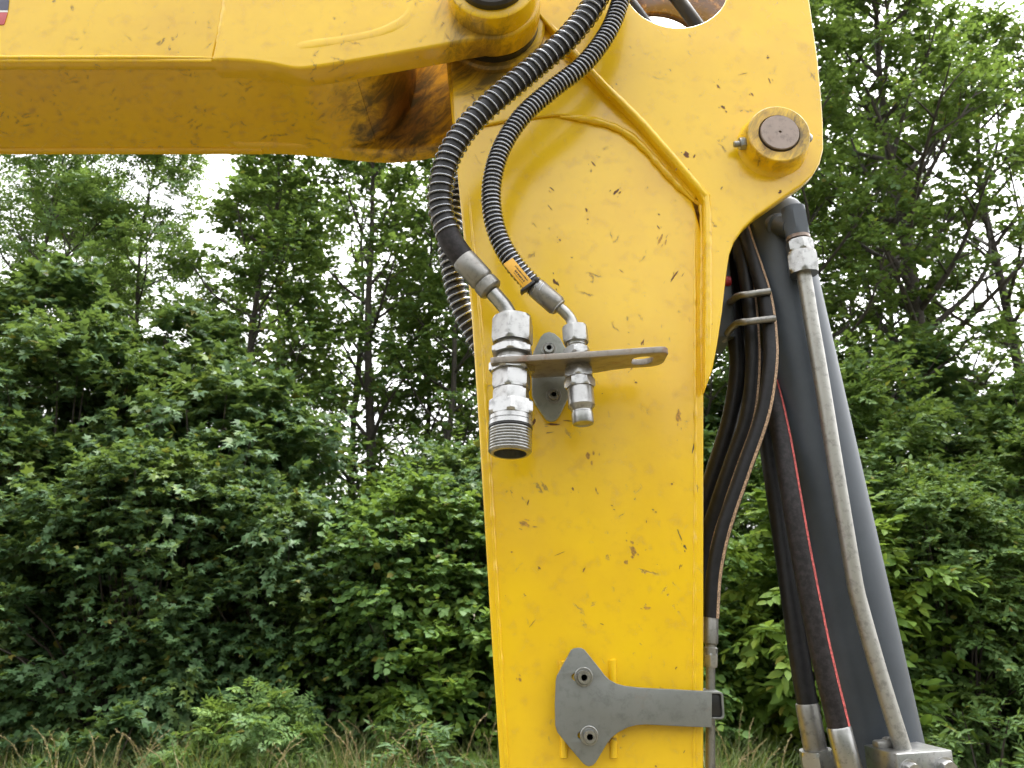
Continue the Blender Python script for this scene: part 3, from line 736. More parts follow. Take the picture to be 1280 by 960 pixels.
# port elbow, nuts, feed pipe
sY = 1.072; sp = S(1000, 300, sY)
lathe('port', at(972, 283, 1.105), at(992, 283, sY) - at(972, 283, 1.105), [(-0.01, 17 * sp), (0.004, 17 * sp), (0.006, 14 * sp), (0.036, 14 * sp)], M_cyl, cyl, 28)
eA, eB = at(991, 261, sY), at(998, 300, sY)
hexnut('port_elbow', eA, eB - eA, (eB - eA).length * 0.9, 16.5 * sp, M_cyl, cyl, 0.4, 0.25)
lathe('seal_ring', at(997, 295, sY), eB - eA, [(0, 12 * sp), (0.0015, 14.5 * sp), (0.0065, 14.5 * sp), (0.008, 12 * sp)], M_pin, cyl, 28)
nA, nB = at(998.5, 302, sY), at(1001, 316, sY)
hexnut('lock_nut', nA, nB - nA, (nB - nA).length, 17 * sp, M_zinc, cyl, 0.1, 0.2)
nA, nB = at(1001.5, 317, sY), at(1005, 343, sY)
hexnut('union_nut', nA, nB - nA, (nB - nA).length, 19.5 * sp, M_zinc, cyl, 0.3, 0.2)
pp = px_path([(1003, 334, sY), (1006, 350, sY), (1014, 400, sY), (1026, 470, sY), (1043, 575, sY), (1057, 660, sY), (1065, 708, sY), (1069.5, 734, sY), (1076, 760, sY), (1098, 838, 1.068), (1131, 945, 1.062)])
M_pipe = metal('weathered_pipe_steel', (0.36, 0.355, 0.33), 0.42, 0.75, 0.35, 0.10, 90)
tube('feed_pipe', pp, 9.6 * S(1050, 600, sY), M_pipe, cyl, 22, 60)
# manifold block at the foot of the pipe
bA = at(1138, 936, 1.058); rot = Matrix.Translation(bA) @ Matrix.Rotation(math.radians(12), 4, 'Z') @ Matrix.Rotation(math.radians(-1), 4, 'Y')
box('manifold_block', -0.037, 0.041, -0.022, 0.040, -0.075, 0.0, M_zinc, cyl, 0.0015, rot)
for bx_ in (-0.022, 0.027):
    A = rot @ Vector((bx_, -0.022, -0.020)); D = (rot.to_3x3() @ Vector((0, -1, 0)))
    lathe('washer', A, D, [(-0.001, 0.0135), (0.002, 0.0135), (0.0022, 0.006)], M_zinc2, cyl, 28)
    hexnut('bolt_head', A + D * 0.002, D, 0.009, 0.0108, M_zinc2, cyl, 0.3)
box('weld_lug', -0.036, -0.012, 0.012, 0.026, -0.001, 0.0085, M_dull, cyl, 0.0035, rot)
box('weld_lug', -0.022, -0.006, 0.014, 0.026, 0.002, 0.0115, M_dull, cyl, 0.004, rot)

# ------------------------------------------------------------------ bundle of thin hoses between arm and cylinder
def hose(label, pix, rpx, Y0, mat, stripe=None, sdir=None, group=None, n=60):
    P = px_path(pix); s = S(pix[len(pix) // 2][0], pix[len(pix) // 2][1], Y0)
    root = empty('hydraulic_hose', P[-1], label, 'hydraulic hose', group)
    tb = tube('hose', P, rpx * s, mat, root, 18, n)
    if stripe is not None:
        SPn = spline(P, n); fr = frames(SPn); bm = bmesh.new(); prev = None
        for i, p in enumerate(SPn):
            t = fr[i][0]; a = Vector(sdir); a = (a - t * a.dot(t)).normalized(); b = t.cross(a)
            row = [bm.verts.new(p + (a * math.cos(w_) + b * math.sin(w_)) * (rpx * s + 0.0003)) for w_ in (-0.27, 0, 0.27)]
            if prev:
                for q_ in range(2): bm.faces.new((prev[q_], prev[q_ + 1], row[q_ + 1], row[q_]))
            prev = row
        from_bm('printed_stripe', bm, stripe, tb, 60)
    return root, s
hose('thin black hose with tan printed stripe, ending in the crimp fitting beside the arm', [(915, 225, 1.13), (930, 290, 1.12), (945, 335, 1.105), (957, 375, 1.092), (963, 420, 1.086), (963, 460, 1.078), (953, 520, 1.078), (929, 590, 1.08), (905, 660, 1.085), (893, 715, 1.09), (889, 772, 1.09)], 9.2, 1.09, M_rubber, M_stripe_tan, (0.62, -0.78, 0.1))
hose('thin black hose with faded stripe, in the clamps between two plain hoses', [(900, 230, 1.15), (920, 295, 1.13), (932, 345, 1.12), (939, 400, 1.115), (941, 460, 1.115), (934, 522, 1.12), (916, 574, 1.13), (897, 630, 1.14), (880, 690, 1.15), (870, 800, 1.16)], 9.4, 1.12, M_rubber, M_stripe_tan, (0.70, -0.71, 0.1))
hose('thin plain black hose nearest the notched edge of the arm, behind the clamps', [(890, 230, 1.17), (903, 300, 1.165), (914, 370, 1.16), (920, 430, 1.155), (921, 470, 1.155), (911, 528, 1.16), (892, 590, 1.17), (872, 660, 1.18), (860, 800, 1.19)], 9.8, 1.16, M_rubber)
hose('thin black hose with brown scuffs curving behind the striped ones', [(905, 240, 1.19), (925, 330, 1.19), (936, 410, 1.19), (937, 470, 1.19), (928, 540, 1.19), (908, 605, 1.19), (892, 670, 1.19), (880, 800, 1.19)], 8.6, 1.19, M_rubber2)
# clamps
cl = empty('hose_clamp', at(915, 400, 1.14), 'bent steel rod clamp across the thin hoses, below its twin', 'hose clamp')
tube('clamp_rod', px_path([(905, 425, 1.16), (912, 413, 1.125), (922, 404, 1.098), (936, 402, 1.078), (969, 398, 1.073)]), 4.4 * S(940, 400, 1.08), M_dull, cl, 14, 24)
cl = empty('hose_clamp', at(915, 370, 1.14), 'straight steel rod clamp across the thin hoses, above its twin', 'hose clamp')
tube('clamp_rod', px_path([(908, 380, 1.16), (915, 376, 1.125), (923, 370, 1.098), (936, 368, 1.085), (963, 364, 1.079)]), 4.4 * S(940, 370, 1.08), M_dull, cl, 14, 24)
rp_ = empty('protective_cap', at(908, 353, 1.17), 'small round red plastic cap between arm edge and thin hoses', 'cap')
lathe('cap', at(896, 353, 1.14), (1, -0.25, 0), [(-0.01, 0.0085), (0.017, 0.0085), (0.021, 0.007), (0.0225, 0.003)], M_red, rp_, 24)
box('bracket_plate', at(900, 353, 1.17).x - 0.02, at(906, 353, 1.17).x, 1.135, 1.225, at(900, 430, 1.17).z, at(900, 330, 1.17).z, M_cyl, rp_, 0.002)

# two thick hoses with red print
r1, s_ = hose('thick black hose with dark red print and hex end fitting beside the cylinder', [(925, 330, 1.20), (945, 450, 1.18), (962, 565, 1.15), (982, 700, 1.13), (1000, 825, 1.12), (1010, 884, 1.117)], 12.2, 1.13, M_rubber, M_stripe_red, (0.97, -0.18, 0.1))
pA, pB = at(1008.5, 879, 1.117), at(1020, 942, 1.117)
lathe('crimp_ferrule', pA, pB - pA, [(0, 12.8 * s_), (0.002, 13.6 * s_), (0.062, 13.8 * s_), (0.066, 12 * s_)], M_dull, r1, 12)
pA, pB = at(1019, 937, 1.117), at(1026, 975, 1.117)
hexnut('end_nut', pA, pB - pA, (pB - pA).length, 20.5 * s_, M_zinc, r1, 0.2, 0.2)
lathe('pipe_stub', pB, pB - pA, [(-0.002, 10 * s_), (0.16, 10 * s_)], M_dull, r1, 20)
r2, s_ = hose('thick scuffed black hose with bright red printed line lying against the cylinder', [(915, 330, 1.20), (940, 420, 1.165), (961, 480, 1.13), (976, 545, 1.10), (989, 620, 1.078), (1003, 700, 1.068), (1025, 810, 1.062), (1050, 915, 1.058)], 12.6, 1.07, M_rubber2, M_stripe_red, (0.75, -0.66, 0.1))
pA, pB = at(1048, 908, 1.058), at(1068, 985, 1.058)
lathe('crimp_ferrule', pA, pB - pA, [(0, 13.0 * s_), (0.002, 14.0 * s_), ((pB - pA).length, 14.2 * s_), ((pB - pA).length + 0.004, 12 * s_)], M_zinc, r2, 12)
lathe('pipe_stub', pB, pB - pA, [(-0.002, 10 * s_), (0.2, 10 * s_)], M_dull, r2, 20)

# ------------------------------------------------------------------ rigid pipe held by the strap bracket
Yp = 1.09
sp = S(888, 850, Yp)
pipe = empty('steel_pipe', at(888, 960, Yp), 'thin steel pipe with crimped hose end running down the arm edge through the strap', 'pipe')
pA, pB = at(889, 768, Yp), at(888.5, 808, Yp)
dn = (pB - pA).normalized()
lathe('crimp_ferrule', pA, dn, [(0, 8.2 * sp), (0.002, 9 * sp), (0.036, 9 * sp), (0.0385, 7 * sp), (0.041, 7 * sp), (0.0425, 8.6 * sp), (0.051, 8.6 * sp), (0.053, 6 * sp)], M_dull, pipe, 14)
pA = at(888.5, 816, Yp); hexnut('union_nut', pA, dn, 17 * sp, 9.4 * sp, M_zinc, pipe, 0.2, 0.15)
tube('pipe_run', [at(888.3, 806, Yp), at(888, 860, Yp), at(888, 960, Yp), at(888, 1200, Yp), Vector((at(888, 1200, Yp).x - 0.01, Yp, 0.62))], 5.8 * sp, M_dull, pipe, 16, 30)

sb = empty('strap_bracket', at(735, 880, AB), 'grey galvanised bracket with two screws and a strap to the arm edge', 'bracket')
YB = AB - 0.014
def bpx(lst): return [(600 + x / 4, 740 + y / 4) for x, y in lst]
so = bpx([(455, 290), (470, 281), (490, 278), (508, 280), (522, 288), (600, 385), (622, 415), (648, 440), (682, 458), (722, 469), (800, 478), (960, 486), (1157, 497), (1157, 676), (1000, 670), (830, 661), (780, 664), (735, 676), (690, 700), (658, 725), (636, 752), (578, 850), (562, 865), (545, 870), (528, 865), (512, 852), (430, 755), (386, 700), (376, 665), (374, 560), (379, 440), (384, 420), (392, 404)])
def slot_px(cx, cy, a=8, b=5.5): return [(cx + a * math.cos(t), cy + b * math.sin(t)) for t in [2 * math.pi * i / 20 for i in range(20)]]
plate('strap_plate', XZ(so, YB), [XZ(slot_px(722, 846), YB), XZ(slot_px(729.5, 919), YB)], YB - 0.003, YB + 0.002, M_galv, sb, 0.0007)
cap_screw(729.5, 846, YB - 0.003, 11.5, sb); cap_screw(736.5, 919.5, YB - 0.003, 11.5, sb)
for x_, y_ in ((712, 830), (752, 905)):
    p = at(735, y_, AB)
box('standoff_block', at(712, 880, AB).x, at(752, 880, AB).x, YB + 0.0015, AB + 0.001, at(735, 925, AB).z, at(735, 835, AB).z, P_arm, sb)
# hooked end round the pipe with rubber insert
x0, x1 = at(889, 885, YB).x, at(906, 885, YB).x
z0, z1 = at(889, 908.5, YB).z, at(889, 864.5, YB).z
def rr(x0, x1, z0, z1, r, n=5):
    out = []
    for cx, cz, a0 in ((x1 - r, z1 - r, 0), (x0 + r, z1 - r, 90), (x0 + r, z0 + r, 180), (x1 - r, z0 + r, 270)):
        out += [(cx + r * math.cos(math.radians(a0 + 90 * i / n)), cz + r * math.sin(math.radians(a0 + 90 * i / n))) for i in range(n + 1)]
    return out
plate('strap_loop', rr(x0 - 0.018, x1, z0 + 0.008, z1 - 0.0005, 0.005), [rr(x0 - 0.016, x1 - 0.0028, z0 + 0.0105, z1 - 0.003, 0.003)], YB + 0.003, YB + 0.045, M_galv, sb, 0.0006)
pl = box('rubber_insert', x0 - 0.0155, x1 - 0.0032, YB + 0.006, YB + 0.042, z0 + 0.011, z1 - 0.0035, M_black, sb, 0.001)

# ------------------------------------------------------------------ vegetation
def leaf_template(kind):
    if kind == 'ovate':
        V = [(0, 0, 0), (0.24, 0.28, 0.06), (0.21, 0.62, 0.05), (0, 1, -0.06), (-0.21, 0.62, 0.05), (-0.24, 0.28, 0.06)]
        Fc = [(0, 1, 2, 3), (0, 3, 4, 5)]
    elif kind == 'round':
        V = [(0, 0, 0), (0.36, 0.22, 0.08), (0.40, 0.58, 0.05), (0, 1, -0.10), (-0.40, 0.58, 0.05), (-0.36, 0.22, 0.08)]
        Fc = [(0, 1, 2, 3), (0, 3, 4, 5)]
    elif kind == 'lance':
        V = [(0, 0, 0), (0.14, 0.35, 0.05), (0, 1, -0.05), (-0.14, 0.35, 0.05)]
        Fc = [(0, 1, 2), (0, 2, 3)]
    elif kind == 'maple':
        V = [(0, 0, 0), (0.36, 0.04, 0.02), (0.56, 0.52, -0.05), (0.17, 0.46, 0.05), (0.10, 0.66, 0.03), (0, 1.04, -0.08), (-0.10, 0.66, 0.03), (-0.17, 0.46, 0.05), (-0.56, 0.52, -0.05), (-0.36, 0.04, 0.02)]
        Fc = [(0, 1, 2, 3), (0, 3, 5, 7), (0, 7, 8, 9)]
    elif kind == 'pinnate':
        V, Fc = [], []
        def lf(o, d, L, w_):
            b = len(V); nx, ny = -d[1], d[0]
            V.extend([(o[0], o[1], 0), (o[0] + d[0] * L * .45 + nx * w_, o[1] + d[1] * L * .45 + ny * w_, 0.03), (o[0] + d[0] * L, o[1] + d[1] * L, -0.05), (o[0] + d[0] * L * .45 - nx * w_, o[1] + d[1] * L * .45 - ny * w_, 0.03)])
            Fc.append((b, b + 1, b + 2, b + 3))
        for y_ in (0.22, 0.45, 0.66):
            for s_ in (-1, 1): lf((0, y_), (s_ * 0.86, 0.5), 0.36, 0.085)
        lf((0, 0.72), (0, 1), 0.36, 0.085)
    return np.array(V, dtype=np.float64), Fc

def leaves_mesh(name, kind, pos, dirs, nrm, size):
    V, Fc = leaf_template(kind)
    d = dirs / np.linalg.norm(dirs, axis=1, keepdims=True)
    n = nrm - d * np.sum(nrm * d, axis=1, keepdims=True); n /= np.linalg.norm(n, axis=1, keepdims=True) + 1e-9
    s = np.cross(d, n)
    N = len(pos); k = len(V)
    P = pos[:, None, :] + size[:, None, None] * (V[None, :, 0, None] * s[:, None, :] + V[None, :, 1, None] * d[:, None, :] + V[None, :, 2, None] * n[:, None, :])
    P = P.reshape(-1, 3)
    lt = np.array([len(f) for f in Fc]); flat = np.concatenate([np.array(f) for f in Fc])
    loops = (np.arange(N)[:, None] * k + flat[None, :]).reshape(-1)
    tot = np.tile(lt, N); start = np.concatenate([[0], np.cumsum(tot)[:-1]])
    me = bpy.data.meshes.new(name)
    me.vertices.add(len(P)); me.vertices.foreach_set('co', P.astype(np.float32).ravel())
    me.loops.add(len(loops)); me.loops.foreach_set('vertex_index', loops.astype(np.int32))
    me.polygons.add(len(tot)); me.polygons.foreach_set('loop_start', start.astype(np.int32)); me.polygons.foreach_set('loop_total', tot.astype(np.int32))
    me.update(calc_edges=True)
    return me

def unit(v): return v / (np.linalg.norm(v, axis=-1, keepdims=True) + 1e-9)

def sprays(rng, ends, outward, nspray, nleaf, slen, lsize, flat=0.55, spread=0.75):
    """leafy twigs fanning out of each branch end; leaves stand left and right of every twig"""
    E = np.repeat(ends, nspray, axis=0); O = np.repeat(outward, nspray, axis=0)
    D = unit(O + rng.normal(0, spread, O.shape) * np.array([1, 1, flat]))
    Ln = slen * rng.uniform(0.5, 1.3, len(E))
    st = E + rng.normal(0, slen * 0.18, E.shape)
    t = (np.arange(nleaf) + 0.6) / nleaf
    T = np.tile(t, len(E)) + rng.normal(0, 0.03, len(E) * nleaf)
    E2 = np.repeat(st, nleaf, axis=0); D2 = np.repeat(D, nleaf, axis=0); L2 = np.repeat(Ln, nleaf)
    pos = E2 + D2 * (L2 * T)[:, None]
    pos[:, 2] -= 0.25 * L2 * T * T
    up = np.array([0, 0, 1.0]) + rng.normal(0, 0.35, pos.shape)
    side = unit(np.cross(D2, np.array([0, 0, 1.0])))
    sg = np.tile(np.where(np.arange(nleaf) % 2 == 0, 1.0, -1.0), len(E))
    sg[nleaf - 1::nleaf] *= 0.15
    ld = D2 * 0.6 + side * (sg * rng.uniform(0.5, 1.0, len(sg)))[:, None] + rng.normal(0, 0.22, pos.shape)
    ld[:, 2] -= 0.22
    nr = up * 0.75 + D2 * 0.35 + rng.normal(0, 0.25, pos.shape)
    sz = lsize * rng.uniform(0.6, 1.2, len(pos))
    tw = (st, st + D * (Ln * 0.9)[:, None] - np.array([0, 0, 1.0]) * (0.2 * Ln)[:, None])
    return pos, ld, nr, sz, tw

def wood(bm, pts, r0, r1, seg=5):
    bm_tube(bm, pts, lambda t: r0 + (r1 - r0) * t, seg, False)

M_bark = plain('grey_brown_bark', (0.045, 0.038, 0.030), 0.85, 0.4, 25, bump=0.004)
M_twig = plain('brown_twig', (0.035, 0.027, 0.020), 0.8, 0.3, 30, bump=0)
M_leaf = {
    'maple': leafmat('field_maple_leaves', (0.045, 0.099, 0.038), (0.084, 0.155, 0.065), (0.210, 0.269, 0.049), 0.28, 0.7),
    'dogwood': leafmat('dogwood_leaves', (0.058, 0.127, 0.032), (0.108, 0.198, 0.049), (0.243, 0.349, 0.049), 0.32, 0.8),
    'privet': leafmat('privet_leaves', (0.065, 0.136, 0.038), (0.123, 0.206, 0.062), (0.227, 0.317, 0.065), 0.32, 0.7),
    'ash': leafmat('ash_leaves', (0.061, 0.127, 0.045), (0.103, 0.187, 0.062), (0.178, 0.269, 0.058), 0.36, 0.5),
    'alder': leafmat('alder_leaves', (0.058, 0.123, 0.037), (0.108, 0.190, 0.055), (0.194, 0.285, 0.058), 0.40, 0.6),
    'fresh': leafmat('fresh_green_leaves', (0.098, 0.190, 0.032), (0.178, 0.285, 0.049), (0.325, 0.412, 0.058), 0.36, 0.8),
}

def shrub(name, label, cat, x, y, wx, wy, h, kind, mat, n_ends, lsize, seed, nspray=7, nleaf=13, slen=0.26, low=0.03, group=None, top_bias=0.0):
    rng = np.random.default_rng(seed)
    root = empty(name, (x, y, 0), label, cat, group)
    u_ = rng.uniform(-0.15, 1, n_ends * 2); th = rng.uniform(0, 2 * np.pi, n_ends * 2)
    zf = (u_ + 0.15) / 1.15
    lump = 1 + 0.22 * np.sin(3 * th + seed) * np.sin(5 * zf + seed * 0.7) + 0.14 * np.sin(7 * th + 2.1 * seed + 6 * zf)
    prof = np.sqrt(np.clip(1 - np.abs(zf - 0.42) ** 2.4 / 0.58 ** 2.4, 0.05, 1))
    rr_ = rng.uniform(0.45, 1.0, n_ends * 2) ** 0.6
    E = np.stack([np.cos(th) * wx * prof * lump * rr_, np.sin(th) * wy * prof * lump * rr_, low + zf * (h - low) * (0.93 + 0.07 * lump)], 1)
    front = E[:, 1] < wy * 0.55                       # what lies behind the crown's back is never lit nor seen
    E = E[front][:n_ends]
    O = unit(np.stack([E[:, 0] / wx, E[:, 1] / wy, (E[:, 2] / h - 0.35) * 0.9], 1) + rng.normal(0, 0.2, E.shape))
    pos, ld, nr, sz, tw = sprays(rng, E - O * slen * 0.4, O, nspray, nleaf, slen, lsize)
    keep = pos[:, 2] > 0.02
    me = leaves_mesh('foliage', kind, pos[keep], ld[keep], nr[keep], sz[keep])
    o = bpy.data.objects.new('foliage', me); C.objects.link(o)
    me.materials.append(mat); o.parent = root
    bm = bmesh.new()
    for i in range(0, len(E), 5):
        e = Vector(E[i]); b = Vector((e.x * 0.22, e.y * 0.22, 0.0))
        mid = b.lerp(e, 0.55) + Vector((-e.x * 0.15, -e.y * 0.15, 0.08 * h))
        wood(bm, spline([b, mid, e], 5), 0.012 + 0.006 * (i % 3), 0.003, 4)
    for i in range(0, len(tw[0]), 3):
        wood(bm, [Vector(tw[0][i]), Vector(tw[1][i])], 0.0025, 0.001, 3)
    from_bm('stem', bm, M_twig, root, None, True)
    return root

def tree(name, label, x, y, h, r, kind, mat, seed, limbs=20, sub=5, nspray=6, nleaf=12, slen=0.34, lsize=0.075, clear=0.22, trunk_r=0.085, lean=(0, 0), taper=1.0, fork=False, group=None):
    rng = np.random.default_rng(seed); rn = random.Random(seed)
    root = empty(name, (x, y, 0), label, 'tree', group)
    tp = []
    px_, py_ = 0.0, 0.0
    for i in range(9):
        t = i / 8
        tp.append(Vector((lean[0] * t * h + rn.gauss(0, 0.05) * (i > 0), lean[1] * t * h + rn.gauss(0, 0.05) * (i > 0), t * h)))
    T = spline(tp, 32)
    bm = bmesh.new(); wood(bm, T, trunk_r, trunk_r * 0.14, 10)
    ends, outs = [], []
    for k_ in range(limbs):
        t = clear + (1 - clear) * ((k_ + rn.random() * 0.6) / limbs)
        base = T[min(31, int(t * 32))]
        az = k_ * 2.39996 + rn.uniform(-0.4, 0.4) + seed
        el = math.radians(18 + 45 * t + rn.uniform(-12, 12))
        L = r * (1.0 - 0.62 * ((t - clear) / (1 - clear)) ** 1.4 * taper) * rn.uniform(0.75, 1.15)
        d = Vector((math.cos(az) * math.cos(el), math.sin(az) * math.cos(el), math.sin(el)))
        tip = base + d * L + Vector((0, 0, 0.10 * L))
        mid = base + d * L * 0.5 + Vector((rn.gauss(0, 0.06), rn.gauss(0, 0.06), -0.03)) * L
        limb = spline([base, mid, tip], 10)
        r0 = trunk_r * (0.42 - 0.22 * t)
        wood(bm, limb, r0, 0.006, 6)
        ends.append(tip); outs.append(d)
        for s_ in range(sub):
            f = 0.35 + 0.62 * (s_ + rn.random() * 0.7) / sub
            b = limb[min(10, int(f * 10))]
            side = Vector((-d.y, d.x, 0)).normalized() * (1 if s_ % 2 else -1)
            dd = (d * 0.55 + side * rn.uniform(0.5, 1.0) + Vector((0, 0, rn.uniform(-0.25, 0.5)))).normalized()
            l2 = L * rn.uniform(0.22, 0.42) * (1.2 - 0.5 * f)
            e = b + dd * l2
            wood(bm, [b, b.lerp(e, 0.5) + Vector((0, 0, 0.02)), e], r0 * 0.38, 0.003, 4)
            ends.append(e); outs.append(dd)
    ends.append(T[-1]); outs.append(Vector((0, 0, 1)))
    E = np.array([tuple(e) for e in ends]); O = np.array([tuple(o) for o in outs])
    pos, ld, nr, sz, tw = sprays(rng, E, O, nspray, nleaf, slen, lsize, spread=0.8)
    for i in range(0, len(tw[0]), 2):
        wood(bm, [Vector(tw[0][i]), Vector(tw[1][i])], 0.003, 0.001, 3)
    me = leaves_mesh('crown', kind, pos, ld, nr, sz)
    o = bpy.data.objects.new('crown', me); C.objects.link(o); me.materials.append(mat); o.parent = root
    from_bm('trunk', bm, M_bark, root, 60, True)
    return root

# hedge, front row
HG = 'shrubs of the hedge behind the machine'
shrub('field_maple_shrub', 'dark lobed field maple shrub filling the hedge under the boom far from the arm', 'shrub', -4.35, 6.5, 1.15, 0.95, 3.1, 'maple', M_leaf['maple'], 390, 0.060, 11)
shrub('field_maple_shrub', 'broad dark field maple shrub in the hedge, two shrubs away from the arm', 'shrub', -2.85, 6.3, 1.15, 0.95, 2.75, 'maple', M_leaf['maple'], 390, 0.059, 12)
shrub('field_maple_shrub', 'field maple shrub with pale shoots, beside the dogwood in the hedge', 'shrub', -1.75, 6.4, 0.85, 0.8, 2.35, 'maple', M_leaf['maple'], 300, 0.056, 13)
shrub('dogwood_shrub', 'dogwood shrub with rounded bright green leaves in the hedge just beside the yellow arm', 'shrub', -0.75, 6.35, 0.85, 0.8, 2.45, 'round', M_leaf['dogwood'], 270, 0.057, 14)
shrub('dogwood_shrub', 'dogwood shrub showing in the gap between arm and thin hoses', 'shrub', 0.85, 6.3, 0.95, 0.8, 2.6, 'round', M_leaf['dogwood'], 270, 0.058, 15)
shrub('dogwood_shrub', 'dogwood shrub with long bright leaves behind the hydraulic cylinder', 'shrub', 2.35, 6.2, 0.75, 0.75, 2.5, 'ovate', M_leaf['fresh'], 119, 0.115, 16, nspray=6, nleaf=9)
shrub('privet_shrub', 'dense small leaved privet shrub right beside the cylinder foot', 'shrub', 3.3, 6.3, 0.85, 0.8, 2.55, 'ovate', M_leaf['privet'], 255, 0.052, 17, nspray=9, nleaf=16, slen=0.22)
shrub('privet_shrub', 'dense small leaved privet shrub at the hedge end beyond its twin', 'shrub', 4.45, 6.5, 0.95, 0.85, 2.9, 'ovate', M_leaf['privet'], 255, 0.052, 18, nspray=9, nleaf=16, slen=0.22)
shrub('dogwood_shrub', 'low dogwood with large bright leaves close to the lower arm edge', 'shrub', -0.35, 5.75, 0.5, 0.4, 1.45, 'ovate', M_leaf['fresh'], 60, 0.085, 19, nspray=6, nleaf=9, slen=0.2)
# hedge, taller second row that closes the lower gaps
shrub('hazel_shrub', 'tall dark hazel rising behind the field maples under the boom end of the hedge', 'shrub', -4.9, 7.9, 1.2, 0.9, 5.0, 'round', M_leaf['maple'], 204, 0.085, 21, slen=0.30)
shrub('hazel_shrub', 'tall dark hazel rising behind the broad field maple', 'shrub', -3.45, 8.0, 1.15, 0.9, 4.6, 'maple', M_leaf['maple'], 204, 0.090, 22, slen=0.30)
shrub('hazel_shrub', 'hazel behind the hedge with a patch of sky beside it', 'shrub', -2.35, 8.1, 0.8, 0.8, 3.0, 'round', M_leaf['ash'], 149, 0.080, 23, slen=0.30)
shrub('hazel_shrub', 'low hazel behind the dogwood next to the yellow arm', 'shrub', -0.7, 8.0, 1.1, 0.8, 3.0, 'round', M_leaf['dogwood'], 149, 0.075, 24, slen=0.28)
shrub('hazel_shrub', 'hazel filling the hedge behind arm and cylinder', 'shrub', 1.4, 8.0, 1.3, 0.8, 3.3, 'round', M_leaf['ash'], 163, 0.078, 25, slen=0.28)
shrub('hazel_shrub', 'dark hazel behind the privet shrubs below the tall tree trunks', 'shrub', 3.7, 7.9, 1.2, 0.8, 3.5, 'round', M_leaf['maple'], 176, 0.080, 26, slen=0.28)
shrub('hazel_shrub', 'dark hazel at the hedge end behind the last privet', 'shrub', 5.4, 8.0, 1.1, 0.8, 3.7, 'round', M_leaf['maple'], 163, 0.080, 27, slen=0.28)

# trees behind the hedge
AL = dict(kind='round', mat=M_leaf['alder'])
tree('ash_tree', 'light ash tree with feathery leaves at the far end under the boom', -6.1, 9.6, 7.7, 1.7, 'pinnate', M_leaf['ash'], 31, limbs=24, sub=6, nspray=4, nleaf=6, slen=0.42, lsize=0.21, trunk_r=0.06, clear=0.15)
tree('ash_tree', 'slim ash tree beside the clear wedge of sky under the boom', -5.0, 9.8, 7.7, 1.35, 'pinnate', M_leaf['ash'], 32, limbs=24, sub=6, nspray=4, nleaf=6, slen=0.40, lsize=0.20, trunk_r=0.06, clear=0.15)
tree('alder_tree', 'full green alder on the arm side of the clear sky wedge', -3.15, 9.4, 7.6, 1.5, seed=33, limbs=32, sub=6, nspray=8, nleaf=11, lsize=0.069, trunk_r=0.07, clear=0.15, **AL)
tree('alder_tree', 'alder with dark leaning trunk visible beside the arm', -1.75, 10.0, 8.6, 1.6, seed=34, limbs=28, sub=6, nspray=7, nleaf=11, lsize=0.069, trunk_r=0.095, lean=(-0.03, 0), clear=0.15, **AL)
tree('alder_tree', 'thin alder right against the edge of the yellow arm', -0.75, 9.8, 8.2, 1.35, seed=35, limbs=26, sub=6, nspray=7, nleaf=11, lsize=0.067, trunk_r=0.06, clear=0.18, **AL)
tree('alder_tree', 'alder filling the sky gap between the slim ash and the full alder', -4.0, 11.6, 8.0, 1.5, seed=41, limbs=22, sub=5, nspray=7, nleaf=11, lsize=0.073, trunk_r=0.07, clear=0.15, **AL)
tree('alder_tree', 'alder further back behind the leaning trunk', -2.5, 12.2, 8.6, 1.7, seed=42, limbs=22, sub=5, nspray=7, nleaf=11, lsize=0.073, trunk_r=0.08, clear=0.2, **AL)
tree('alder_tree', 'alder further back showing between leaning trunk and arm edge', -0.9, 12.6, 9.0, 1.7, seed=43, limbs=22, sub=5, nspray=7, nleaf=11, lsize=0.073, trunk_r=0.08, clear=0.2, **AL)
tree('oak_tree', 'tall leafy tree rising behind the hydraulic cylinder', 3.75, 9.2, 9.8, 2.1, seed=36, limbs=34, sub=6, nspray=10, nleaf=11, lsize=0.066, trunk_r=0.10, lean=(-0.03, 0), clear=0.30, **AL)
tree('oak_tree', 'tall tree with the thickest bare trunk above the privet hedge', 5.35, 9.6, 10.2, 2.3, seed=37, limbs=34, sub=6, nspray=10, nleaf=11, lsize=0.066, trunk_r=0.15, lean=(-0.02, 0), clear=0.44, **AL)
tree('oak_tree', 'spreading tree at the end of the hedge beyond the thick trunk', 7.0, 10.4, 9.8, 2.4, seed=38, limbs=30, sub=6, nspray=10, nleaf=11, lsize=0.067, trunk_r=0.11, clear=0.30, **AL)
tree('oak_tree', 'slender leaning tree in the bright gap next to the cylinder top', 4.3, 11.2, 8.6, 1.3, seed=39, limbs=22, sub=5, nspray=9, nleaf=10, lsize=0.060, trunk_r=0.08, lean=(-0.06, 0), clear=0.40, **AL)
tree('oak_tree', 'tree standing further back between the two tall trunks', 6.3, 13.0, 9.5, 2.2, seed=44, limbs=22, sub=5, nspray=9, nleaf=11, lsize=0.071, trunk_r=0.10, clear=0.25, **AL)

